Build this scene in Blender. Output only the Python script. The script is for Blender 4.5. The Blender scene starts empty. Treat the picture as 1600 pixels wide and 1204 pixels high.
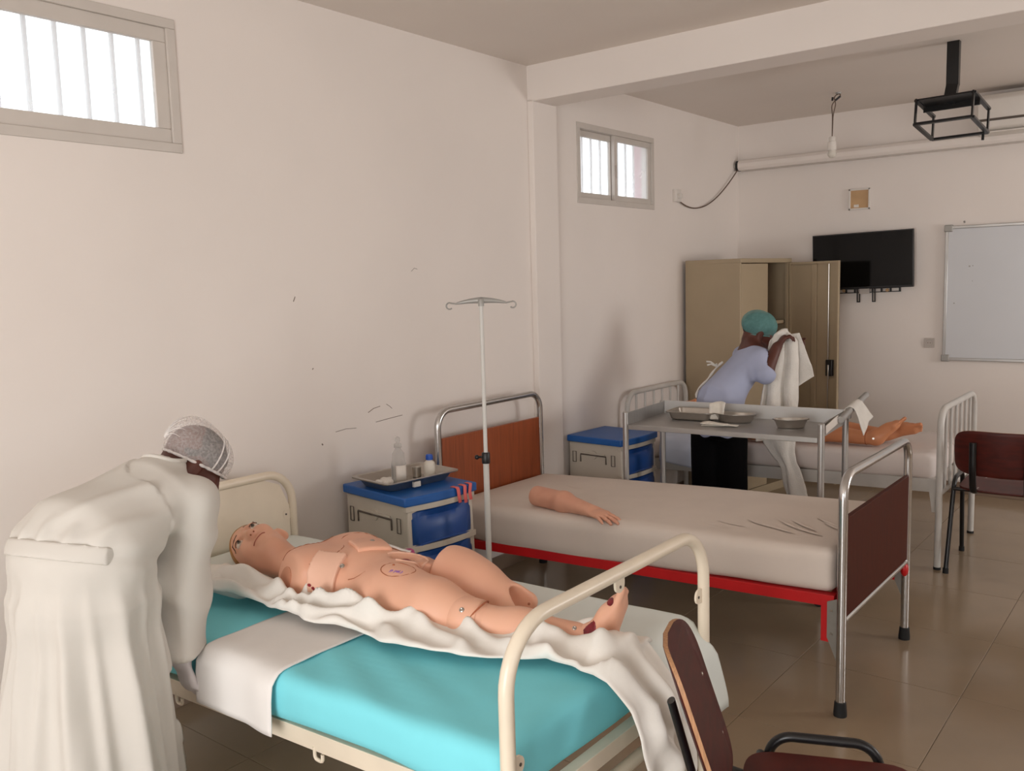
import bpy, bmesh, math, random
import numpy as np
from mathutils import Matrix, Vector, Euler

S = bpy.context.scene
COL = S.collection
rad = math.radians

# ------------------------------------------------------------------ camera
cam_d = bpy.data.cameras.new('camera')
cam_d.sensor_width = 36.0
cam_d.lens = 36.0 * 1389.82 / 1600.0
cam_d.clip_start = 0.05
cam = bpy.data.objects.new('camera', cam_d)
COL.objects.link(cam)
R3 = Matrix(((0.786, -0.049, 0.616), (0.617, 0.107, -0.780), (-0.028, 0.993, 0.114)))
cam.matrix_world = Matrix.Translation((0, 0, 1.55)) @ R3.to_quaternion().to_matrix().to_4x4()
S.camera = cam

# ------------------------------------------------------------------ world, lights, exposure
w = bpy.data.worlds.new('sky')
S.world = w
w.use_nodes = True
bg = w.node_tree.nodes['Background']
bg.inputs[0].default_value = (0.93, 0.96, 1.0, 1)
bg.inputs[1].default_value = 4.2

def area(name, loc, rot, sx, sy, power, col):
    l = bpy.data.lights.new(name, 'AREA')
    l.shape = 'RECTANGLE'; l.size = sx; l.size_y = sy
    l.energy = power; l.color = col
    o = bpy.data.objects.new(name, l); COL.objects.link(o)
    o.location = loc; o.rotation_euler = rot
    return o
# daylight through the big window of the right wall, beside and behind the photographer
area('window_daylight', (2.52, -0.30, 1.55), (0, rad(90), 0), 1.3, 2.4, 7, (1.0, 0.98, 0.962))
# daylight through the right-hand window beyond the beam
area('far_window_daylight', (2.52, 5.45, 1.50), (0, rad(90), 0), 1.1, 1.1, 72, (1.0, 0.97, 0.945))
# open doorway in the wall behind the photographer
area('doorway_daylight', (-0.5, -2.12, 1.15), (rad(90), 0, 0), 2.0, 2.0, 138, (1.0, 0.98, 0.955))

S.view_settings.view_transform = 'Standard'
S.view_settings.look = 'None'
S.view_settings.gamma = 1.0
S.view_settings.use_curve_mapping = False
S.view_settings.exposure = -0.80
S.cycles.max_bounces = 8
S.cycles.transparent_max_bounces = 12
S.cycles.use_denoising = True
S.cycles.sample_clamp_indirect = 4.0

# ------------------------------------------------------------------ materials
def lin(h):
    h = h.lstrip('#')
    o = []
    for i in (0, 2, 4):
        c = int(h[i:i+2], 16) / 255.0
        o.append(c / 12.92 if c <= 0.04045 else ((c + 0.055) / 1.055) ** 2.4)
    return (o[0], o[1], o[2], 1.0)

def mat(name, col, rough=0.6, metal=0.0, var=0.06, vscale=6.0, bump=0.0, bscale=60.0,
        alpha=1.0, spec=0.5, dark=None, sss=0.0, aniso_scale=None):
    m = bpy.data.materials.new(name); m.use_nodes = True
    nt = m.node_tree; N = nt.nodes; L = nt.links
    b = N['Principled BSDF']
    c = lin(col)
    tc = N.new('ShaderNodeTexCoord')
    src = tc.outputs['Object']
    if aniso_scale:
        mp = N.new('ShaderNodeMapping'); mp.inputs['Scale'].default_value = aniso_scale
        L.new(src, mp.inputs[0]); src = mp.outputs[0]
    n = N.new('ShaderNodeTexNoise'); n.inputs['Scale'].default_value = vscale
    n.inputs['Detail'].default_value = 5.0
    L.new(src, n.inputs['Vector'])
    r = N.new('ShaderNodeValToRGB')
    d = lin(dark) if dark else tuple(max(0, x * (1 - 2 * var)) for x in c[:3]) + (1,)
    r.color_ramp.elements[0].position = 0.32; r.color_ramp.elements[0].color = d
    r.color_ramp.elements[1].position = 0.62; r.color_ramp.elements[1].color = c
    L.new(n.outputs['Fac'], r.inputs[0])
    L.new(r.outputs[0], b.inputs['Base Color'])
    b.inputs['Roughness'].default_value = rough
    b.inputs['Metallic'].default_value = metal
    b.inputs['Specular IOR Level'].default_value = spec
    b.inputs['Alpha'].default_value = alpha
    if sss:
        b.inputs['Subsurface Weight'].default_value = sss
        b.inputs['Subsurface Radius'].default_value = (0.01, 0.004, 0.002)
    if bump:
        n2 = N.new('ShaderNodeTexNoise'); n2.inputs['Scale'].default_value = bscale
        n2.inputs['Detail'].default_value = 4.0
        L.new(src, n2.inputs['Vector'])
        bp = N.new('ShaderNodeBump'); bp.inputs['Strength'].default_value = bump
        bp.inputs['Distance'].default_value = 0.01
        L.new(n2.outputs['Fac'], bp.inputs['Height'])
        L.new(bp.outputs[0], b.inputs['Normal'])
    return m

def glass_mat(name, tint, mixv=0.12):
    m = bpy.data.materials.new(name); m.use_nodes = True
    nt = m.node_tree; N = nt.nodes; L = nt.links
    N.remove(N['Principled BSDF'])
    out = N['Material Output']
    t = N.new('ShaderNodeBsdfTransparent'); t.inputs[0].default_value = tint
    g = N.new('ShaderNodeBsdfGlossy'); g.inputs['Roughness'].default_value = 0.03
    f = N.new('ShaderNodeLayerWeight'); f.inputs[0].default_value = mixv
    mx = N.new('ShaderNodeMixShader')
    L.new(f.outputs['Fresnel'], mx.inputs[0]); L.new(t.outputs[0], mx.inputs[1]); L.new(g.outputs[0], mx.inputs[2])
    L.new(mx.outputs[0], out.inputs[0])
    return m

def net_mat(name, col, cover=0.55, scale=34.0):
    """thin see-through non-woven fabric with denser pleats"""
    m = bpy.data.materials.new(name); m.use_nodes = True
    nt = m.node_tree; N = nt.nodes; L = nt.links
    N.remove(N['Principled BSDF'])
    out = N['Material Output']
    t = N.new('ShaderNodeBsdfTransparent')
    d = N.new('ShaderNodeBsdfDiffuse'); d.inputs[0].default_value = lin(col)
    tc = N.new('ShaderNodeTexCoord')
    n = N.new('ShaderNodeTexNoise'); n.inputs['Scale'].default_value = scale; n.inputs['Detail'].default_value = 6
    n.inputs['Distortion'].default_value = 0.2
    L.new(tc.outputs['Object'], n.inputs['Vector'])
    mr = N.new('ShaderNodeMapRange')
    mr.inputs['From Min'].default_value = 0.35; mr.inputs['From Max'].default_value = 0.7
    mr.inputs['To Min'].default_value = cover - 0.05; mr.inputs['To Max'].default_value = min(1, cover + 0.07)
    L.new(n.outputs['Fac'], mr.inputs['Value'])
    mx = N.new('ShaderNodeMixShader')
    L.new(mr.outputs[0], mx.inputs[0]); L.new(t.outputs[0], mx.inputs[1]); L.new(d.outputs[0], mx.inputs[2])
    L.new(mx.outputs[0], out.inputs[0])
    return m

M = {}
M['wall'] = mat('wall_paint', '#EDE4DD', 0.75, var=0.02, vscale=1.4, bump=0.10, bscale=14)
M['ceiling'] = mat('ceiling_paint', '#E6DCD3', 0.8, var=0.02, vscale=1.0, bump=0.06, bscale=20)
M['skirt'] = mat('skirting_tile', '#8A7564', 0.3, var=0.08, vscale=5)
M['tile'] = mat('floor_tile_glaze', '#97846D', 0.17, var=0.05, vscale=3.0, spec=0.55)
M['grout'] = mat('tile_grout', '#8F7D67', 0.8, var=0.1, vscale=30)
M['alu'] = mat('window_aluminium', '#D0C8C0', 0.5, metal=0.08, var=0.03)
M['glass'] = glass_mat('clear_water', (0.97, 0.98, 0.98, 1))
def hazy_glass(name, haze):
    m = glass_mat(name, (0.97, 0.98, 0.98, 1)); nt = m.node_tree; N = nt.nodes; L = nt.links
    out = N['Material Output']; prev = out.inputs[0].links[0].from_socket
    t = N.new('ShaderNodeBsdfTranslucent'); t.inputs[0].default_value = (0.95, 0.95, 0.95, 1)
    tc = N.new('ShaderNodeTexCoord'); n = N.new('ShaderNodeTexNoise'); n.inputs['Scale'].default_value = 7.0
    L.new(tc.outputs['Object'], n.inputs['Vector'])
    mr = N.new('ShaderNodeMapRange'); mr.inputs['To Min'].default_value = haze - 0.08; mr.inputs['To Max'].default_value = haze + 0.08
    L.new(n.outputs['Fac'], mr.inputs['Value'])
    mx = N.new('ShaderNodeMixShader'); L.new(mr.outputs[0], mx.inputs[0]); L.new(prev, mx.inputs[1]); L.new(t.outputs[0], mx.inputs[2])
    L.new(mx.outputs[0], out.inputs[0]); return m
M['pane'] = hazy_glass('glare_window_glass', 0.22)  # translucent haze imitates glare: whitens the panes and fades the bars
M['bar'] = mat('window_bar_paint', '#E4E6EA', 0.5, var=0.04)
M['pink_lit'] = mat('pink_lit_reveal', '#C98F97', 0.85, var=0.06, vscale=3, bump=0.1)  # pink light on the window reveal, held in the base colour
M['cream_tube'] = mat('cream_enamel', '#E8DBC6', 0.28, var=0.03, vscale=9)
M['chrome'] = mat('chrome_tube', '#C9C7C5', 0.2, metal=0.95, var=0.04, vscale=8)
M['grey_tube'] = mat('grey_white_enamel', '#C8C4BE', 0.35, var=0.05, vscale=10)
M['steel'] = mat('stainless_steel', '#B8B2AA', 0.28, metal=0.9, var=0.06, vscale=14)
M['alu_sheet'] = mat('aluminium_sheet', '#A9A6A3', 0.42, metal=0.55, var=0.05, vscale=5, aniso_scale=(1, 12, 1))
M['alu_guard'] = mat('pale_aluminium', '#CFCDCA', 0.4, metal=0.3, var=0.04, vscale=5)
M['alu_tube'] = mat('satin_aluminium', '#BDBBB8', 0.33, metal=0.75, var=0.05, vscale=9)
M['zinc'] = mat('zinc_plate', '#8F8B84', 0.5, metal=0.5, var=0.1, vscale=16)
M['red'] = mat('red_enamel', '#C5161B', 0.38, var=0.06, vscale=7)
M['wood_panel'] = mat('brown_laminate', '#9A4A22', 0.42, var=0.1, vscale=5, dark='#84401C', aniso_scale=(22, 22, 1.0))
M['wood_panel_d'] = mat('dark_brown_laminate', '#4C1B0D', 0.5, var=0.1, vscale=5, spec=0.12, dark='#42170B', aniso_scale=(22, 22, 1.0))
M['maroon'] = mat('maroon_plywood', '#521D16', 0.48, spec=0.3, var=0.1, vscale=4, dark='#421A15', aniso_scale=(3, 3, 14))
M['ply_edge'] = mat('plywood_edge', '#B98A63', 0.6, var=0.16, vscale=24, aniso_scale=(10, 10, 1))
M['black'] = mat('black_enamel', '#141416', 0.3, var=0.05)
M['rubber'] = mat('black_rubber', '#111112', 0.7, var=0.05)
M['teal_sheet'] = mat('turquoise_cotton', '#80DEEA', 0.8, var=0.03, vscale=4, bump=0.12, bscale=9)
M['white_sheet'] = mat('white_cotton', '#ECE8E4', 0.85, var=0.03, vscale=5, bump=0.14, bscale=10)
M['cream_cloth'] = mat('cream_cotton', '#F0EBE3', 0.85, var=0.04, vscale=7, bump=0.2, bscale=16)
M['pale_sheet'] = mat('pale_green_cotton', '#DEE3DE', 0.85, var=0.03, vscale=5, bump=0.12, bscale=9)
M['beige_sheet'] = mat('ecru_cotton', '#DCCFC4', 0.85, var=0.03, vscale=4, bump=0.10, bscale=8)
M['pinkwhite_sheet'] = mat('washed_white_cotton', '#DDD2CC', 0.85, var=0.04, vscale=4, bump=0.12, bscale=8)
M['blue_cloth'] = mat('pale_blue_cotton', '#CBD2E2', 0.85, var=0.05, vscale=6, bump=0.2, bscale=14)
M['coat'] = mat('white_coat_cotton', '#D3CEC6', 0.85, var=0.025, vscale=4, bump=0.10, bscale=11)
M['shirt'] = mat('light_blue_shirt', '#AEB4CE', 0.85, var=0.05, vscale=5, bump=0.12, bscale=14)
M['trouser'] = mat('black_trouser', '#070608', 0.9, var=0.05, bump=0.1, spec=0.12)
M['towel'] = mat('white_terry', '#E2DDD5', 0.95, var=0.05, vscale=14, bump=0.35, bscale=160)
M['skin'] = mat('dark_skin', '#5A2E22', 0.5, var=0.08, vscale=9, bump=0.06, bscale=90, sss=0.05)
M['hair'] = mat('black_hair', '#151011', 0.7, var=0.2, vscale=60, bump=0.4, bscale=120)
M['net'] = net_mat('white_hairnet', '#E6DEDA', 0.30, 150)
M['net_band'] = mat('white_elastic', '#E3DCD8', 0.85, var=0.12, vscale=90, bump=0.4, bscale=200)
M['teal_net'] = net_mat('teal_hairnet', '#76A7A4', 0.58, 60)
M['glove'] = mat('white_glove', '#DCD6D6', 0.6, var=0.05, bump=0.15, bscale=40)
M['vinyl'] = mat('peach_vinyl', '#E6B195', 0.45, var=0.05, vscale=3.5, sss=0.06, dark='#E0A68A')
M['vinyl_light'] = mat('pale_peach_vinyl', '#EBBBA2', 0.5, var=0.03, vscale=5)
M['vinyl_inside'] = mat('peach_vinyl_inside', '#C98A6C', 0.6, var=0.06, vscale=6)
M['vinyl_tan'] = mat('tan_vinyl', '#D28C62', 0.45, var=0.06, vscale=4, sss=0.05)
M['arm_vinyl'] = mat('rosy_vinyl', '#DBA287', 0.5, var=0.08, vscale=7, dark='#D0937A')
M['seam'] = mat('vinyl_seam', '#A9603F', 0.7)
M['wound'] = mat('wound_red', '#8E1626', 0.4, var=0.3, vscale=60)
M['hairpaint'] = mat('painted_hair', '#B07C42', 0.55, var=0.12, vscale=30)
M['eye_white'] = mat('eye_white', '#EADFD2', 0.25, var=0.02)
M['eye_iris'] = mat('eye_iris', '#6F6A5C', 0.3, var=0.2, vscale=80)
M['eye_pupil'] = mat('eye_pupil', '#100D0C', 0.2)
M['brow'] = mat('brow_paint', '#4A2C20', 0.7)
M['lip'] = mat('lip_line', '#A85A48', 0.6)
M['purple'] = mat('purple_ink', '#9A6BB5', 0.7)
M['magenta'] = mat('magenta_plastic', '#B4487E', 0.4)
M['coral'] = mat('coral_rubber', '#EC6F6B', 0.6, var=0.06, vscale=14)
M['cab_blue'] = mat('blue_plastic', '#1F5DA8', 0.42, var=0.03, vscale=5)
M['cab_blue_d'] = mat('deep_blue_plastic', '#184A92', 0.36, var=0.05, vscale=4)
M['cab_grey'] = mat('grey_beige_plastic', '#CBC2B4', 0.5, var=0.03, vscale=5)
M['groove'] = mat('dark_groove', '#5F564E', 0.8)
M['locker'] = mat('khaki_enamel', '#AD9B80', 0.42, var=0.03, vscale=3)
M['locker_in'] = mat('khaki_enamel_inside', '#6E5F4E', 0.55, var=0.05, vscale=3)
M['screen'] = mat('tv_screen', '#070708', 0.10, var=0.02, spec=0.25)
M['plastic_black'] = mat('black_plastic', '#161416', 0.4, var=0.04)
M['white_plastic'] = mat('white_plastic', '#E2DBD3', 0.45, var=0.02)
M['grey_plastic'] = mat('grey_plastic', '#BDB3AB', 0.5, var=0.02)
M['whiteboard'] = mat('whiteboard_enamel', '#D5D6D9', 0.28, var=0.03, vscale=1.2)
M['brown_plate'] = mat('tan_card', '#C9A47A', 0.7, var=0.06, vscale=10)
M['iv_paint'] = mat('white_epoxy', '#CFCCC6', 0.35, var=0.03, vscale=8)
M['iv_grey'] = mat('grey_cast_metal', '#A7A49F', 0.45, metal=0.3)
M['clear_plastic'] = hazy_glass('clear_bottle', 0.42)
M['milky'] = mat('milky_plastic', '#D9D2C6', 0.4, var=0.03)
M['cap_blue'] = mat('cap_blue_plastic', '#1C55B8', 0.4)
M['cotton'] = mat('cotton_wool', '#F0EBE4', 0.95, var=0.05, bump=0.5, bscale=120)
M['gauze'] = mat('gauze', '#EDE6DA', 0.9, var=0.05, vscale=30, bump=0.3, bscale=220)
M['pencil'] = mat('wall_scuff', '#85766A', 0.9)
M['copper_wire'] = mat('wire_insulation', '#6A5648', 0.6)

# ------------------------------------------------------------------ object helpers
def tag(o, label=None, cat=None, group=None, kind=None):
    if label: o['label'] = label
    if cat: o['category'] = cat
    if group: o['group'] = group
    if kind: o['kind'] = kind
    return o

def thing(name, label, cat, loc=(0, 0, 0), rz=0.0, group=None):
    o = bpy.data.objects.new(name, None); COL.objects.link(o)
    o.empty_display_size = 0.1
    o.location = loc; o.rotation_euler = (0, 0, rz)
    return tag(o, label, cat, group)

def world_mat(o):
    m = Matrix.Translation(o.location) @ o.rotation_euler.to_matrix().to_4x4()
    return (world_mat(o.parent) @ m) if o.parent else m

class MB:
    """mesh builder in WORLD coordinates"""
    def __init__(self): self.v = []; self.f = []
    def add(self, vs, fs):
        k = len(self.v); self.v += [tuple(p) for p in vs]
        self.f += [tuple(i + k for i in q) for q in fs]
        return self
    def box(self, c, s, rot=None):
        hx, hy, hz = s[0] / 2, s[1] / 2, s[2] / 2
        vs = [Vector((x * hx, y * hy, z * hz)) for x in (-1, 1) for y in (-1, 1) for z in (-1, 1)]
        if rot is not None:
            mtx = rot if isinstance(rot, Matrix) else Euler((0, 0, rot)).to_matrix()
            vs = [mtx @ p for p in vs]
        c = Vector(c)
        return self.add([p + c for p in vs], [(0, 1, 3, 2), (4, 6, 7, 5), (0, 4, 5, 1), (2, 3, 7, 6), (0, 2, 6, 4), (1, 5, 7, 3)])
    def bb(self, x0, x1, y0, y1, z0, z1):
        return self.box(((x0 + x1) / 2, (y0 + y1) / 2, (z0 + z1) / 2), (x1 - x0, y1 - y0, z1 - z0))
    def bar(self, a, b, wid, th, up=(0, 0, 1)):
        a = Vector(a); b = Vector(b); d = (b - a); L = d.length; d.normalize()
        u = Vector(up); s = d.cross(u)
        if s.length < 1e-4: s = d.cross(Vector((1, 0, 0)))
        s.normalize(); u = s.cross(d)
        m = Matrix((d, s, u)).transposed()
        return self.box((a + b) / 2, (L, wid, th), m)
    def tube(self, pts, r, seg=12, cap=True, flat=None):
        pts = [Vector(p) for p in pts]; n = len(pts)
        rs = r if isinstance(r, (list, tuple)) else [r] * n
        rings = []; prev = None
        for i, p in enumerate(pts):
            t = (pts[min(i + 1, n - 1)] - pts[max(i - 1, 0)]).normalized()
            if prev is None:
                a = Vector((0, 0, 1)) if abs(t.z) < 0.9 else Vector((1, 0, 0))
                u = t.cross(a).normalized()
            else:
                u = (prev - t * prev.dot(t)).normalized()
            prev = u; v = t.cross(u)
            rings.append([p + (u * math.cos(2 * math.pi * k / seg) + v * math.sin(2 * math.pi * k / seg) * (flat or 1.0)) * rs[i] for k in range(seg)])
        return self.loft(rings, cap)
    def loft(self, rings, cap=True, closed=True):
        seg = len(rings[0]); vs = [p for q in rings for p in q]; fs = []
        for i in range(len(rings) - 1):
            for k in range(seg if closed else seg - 1):
                k2 = (k + 1) % seg
                fs.append((i * seg + k, i * seg + k2, (i + 1) * seg + k2, (i + 1) * seg + k))
        if cap:
            fs.append(tuple(range(seg - 1, -1, -1)))
            fs.append(tuple((len(rings) - 1) * seg + k for k in range(seg)))
        return self.add(vs, fs)
    def lathe(self, c, prof, seg=24, axis=None, cap=True):
        """prof: list of (r, h) along +Z (or axis)"""
        c = Vector(c)
        q = Vector((0, 0, 1)).rotation_difference(Vector(axis)) if axis is not None else None
        rings = []
        for r, h in prof:
            ring = []
            for k in range(seg):
                a = 2 * math.pi * k / seg
                p = Vector((r * math.cos(a), r * math.sin(a), h))
                if q is not None: p = q @ p
                ring.append(c + p)
            rings.append(ring)
        return self.loft(rings, cap)
    def ball(self, c, r, seg=16, n=10, m=None):
        r = r if isinstance(r, (tuple, list)) else (r, r, r)
        prof = []
        rings = []
        for i in range(n + 1):
            a = math.pi * (0.02 + 0.96 * i / n)
            ring = []
            for k in range(seg):
                b = 2 * math.pi * k / seg
                p = Vector((r[0] * math.sin(a) * math.cos(b), r[1] * math.sin(a) * math.sin(b), -r[2] * math.cos(a)))
                if m is not None: p = m @ p
                ring.append(Vector(c) + p)
            rings.append(ring)
        return self.loft(rings, True)
    def prism(self, pts, d):
        n = len(pts); d = Vector(d)
        vs = [Vector(p) for p in pts] + [Vector(p) + d for p in pts]
        fs = [tuple(range(n - 1, -1, -1)), tuple(range(n, 2 * n))]
        fs += [(k, (k + 1) % n, n + (k + 1) % n, n + k) for k in range(n)]
        return self.add(vs, fs)
    def grid(self, P):
        n, m = len(P), len(P[0])
        vs = [tuple(P[i][j]) for i in range(n) for j in range(m)]
        fs = [(i * m + j, i * m + j + 1, (i + 1) * m + j + 1, (i + 1) * m + j) for i in range(n - 1) for j in range(m - 1)]
        return self.add(vs, fs)
    def build(self, name, m, parent=None, smooth=False, bevel=0.0, bseg=2, solid=0.0, angle=40, sub=0, offset=0.0):
        return mesh_obj(name, self.v, self.f, m, parent, smooth, bevel, bseg, solid, angle, sub, offset)

def mesh_obj(name, v, f, m, parent=None, smooth=False, bevel=0.0, bseg=2, solid=0.0, angle=40, sub=0, offset=0.0):
    me = bpy.data.meshes.new(name)
    v = np.asarray([tuple(p) for p in v], dtype=float) if not isinstance(v, np.ndarray) else v
    if parent is not None:
        inv = np.array(world_mat(parent).inverted())
        v = v @ inv[:3, :3].T + inv[:3, 3]
    me.from_pydata([tuple(p) for p in v], [], [tuple(int(i) for i in q) for q in f])
    bm = bmesh.new(); bm.from_mesh(me)
    bmesh.ops.recalc_face_normals(bm, faces=bm.faces)
    bm.to_mesh(me); bm.free()
    if smooth:
        me.polygons.foreach_set('use_smooth', [True] * len(me.polygons))
        if angle < 180:
            try: me.set_sharp_from_angle(angle=rad(angle))
            except Exception: pass
    me.materials.append(m)
    o = bpy.data.objects.new(name, me); COL.objects.link(o)
    if parent is not None: o.parent = parent
    if solid:
        md = o.modifiers.new('solid', 'SOLIDIFY'); md.thickness = solid; md.offset = offset
    if bevel:
        md = o.modifiers.new('bevel', 'BEVEL'); md.width = bevel; md.segments = bseg
        md.limit_method = 'ANGLE'; md.angle_limit = rad(30)
        for p in me.polygons: p.use_smooth = True
        md.harden_normals = False
        try: me.set_sharp_from_angle(angle=rad(35))
        except Exception: pass
    if sub:
        md = o.modifiers.new('sub', 'SUBSURF'); md.levels = sub; md.render_levels = sub
    return o

def fillet(pts, r, n=6):
    pts = [Vector(p) for p in pts]; out = [pts[0]]
    for i in range(1, len(pts) - 1):
        p = pts[i]; a = (pts[i - 1] - p); b = (pts[i + 1] - p)
        rr = min(r, a.length * 0.49, b.length * 0.49)
        ang = a.angle(b)
        t = rr
        A = p + a.normalized() * t; B = p + b.normalized() * t
        for k in range(n + 1):
            s = k / n
            out.append(A * (1 - s) ** 2 + p * 2 * s * (1 - s) + B * s ** 2)
    out.append(pts[-1])
    return out

def fillet_arc(pts, r, n=8):
    """true circular fillets"""
    pts = [Vector(p) for p in pts]; out = [pts[0]]
    for i in range(1, len(pts) - 1):
        p = pts[i]; a = (pts[i - 1] - p).normalized(); b = (pts[i + 1] - p).normalized()
        ang = a.angle(b); t = r / math.tan(ang / 2)
        t = min(t, (pts[i - 1] - p).length * 0.5, (pts[i + 1] - p).length * 0.5)
        rr = t * math.tan(ang / 2)
        c = p + (a + b).normalized() * (rr / math.sin(ang / 2))
        A = p + a * t; B = p + b * t
        va, vb = A - c, B - c
        tot = va.angle(vb)
        for k in range(n + 1):
            s = k / n
            out.append(c + (va * math.sin((1 - s) * tot) + vb * math.sin(s * tot)) / math.sin(tot))
    out.append(pts[-1])
    return out

# smooth pseudo-random field (sum of sines)
class Field:
    def __init__(self, seed, scale, octaves=4, gain=0.55, aniso=(1, 1, 1)):
        rng = np.random.RandomState(seed)
        self.k = []; 
        for o in range(octaves):
            for j in range(5):
                d = rng.normal(size=3); d /= np.linalg.norm(d)
                self.k.append((d * np.array(aniso) * scale * (1.9 ** o), rng.uniform(0, 6.28), gain ** o))
        self.n = sum(a for _, _, a in self.k) ** 0.5
    def __call__(self, P):
        P = np.asarray(P, float); r = np.zeros(P.shape[:-1])
        for d, ph, a in self.k: r += a * np.sin(P @ d + ph)
        return r / self.n
    def ridge(self, P):
        P = np.asarray(P, float); r = np.zeros(P.shape[:-1])
        for d, ph, a in self.k: r += a * (0.6 - 1.2 * np.abs(np.sin((P @ d + ph) * 0.5)))
        return r / self.n

def rounded_box(x0, x1, y0, y1, z0, z1, r, step=0.03, disp=None):
    """dense rounded box: verts, quads"""
    nx = max(3, int((x1 - x0) / step)); ny = max(3, int((y1 - y0) / step)); nz = max(3, int((z1 - z0) / step * 1.3))
    idx = {}; V = []; F = []
    def vid(i, j, k):
        key = (i, j, k)
        if key not in idx:
            idx[key] = len(V)
            V.append((x0 + (x1 - x0) * i / nx, y0 + (y1 - y0) * j / ny, z0 + (z1 - z0) * k / nz))
        return idx[key]
    for i in range(nx):
        for j in range(ny):
            F.append([vid(i, j, 0), vid(i, j + 1, 0), vid(i + 1, j + 1, 0), vid(i + 1, j, 0)])
            F.append([vid(i, j, nz), vid(i + 1, j, nz), vid(i + 1, j + 1, nz), vid(i, j + 1, nz)])
    for i in range(nx):
        for k in range(nz):
            F.append([vid(i, 0, k), vid(i + 1, 0, k), vid(i + 1, 0, k + 1), vid(i, 0, k + 1)])
            F.append([vid(i, ny, k), vid(i, ny, k + 1), vid(i + 1, ny, k + 1), vid(i + 1, ny, k)])
    for j in range(ny):
        for k in range(nz):
            F.append([vid(0, j, k), vid(0, j, k + 1), vid(0, j + 1, k + 1), vid(0, j + 1, k)])
            F.append([vid(nx, j, k), vid(nx, j + 1, k), vid(nx, j + 1, k + 1), vid(nx, j, k + 1)])
    V = np.array(V)
    lo = np.array([x0 + r, y0 + r, z0 + r]); hi = np.array([x1 - r, y1 - r, z1 - r])
    C = np.clip(V, lo, hi); D = V - C
    L = np.linalg.norm(D, axis=1, keepdims=True)
    Nn = D / np.maximum(L, 1e-9)
    V = C + Nn * r
    if disp is not None: V = V + Nn * disp(V, Nn)[:, None]
    return V, F

# ------------------------------------------------------------------ signed-distance modelling (bodies, clothes)
def nrm(a):
    a = np.asarray(a, float); return a / np.linalg.norm(a)

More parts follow.
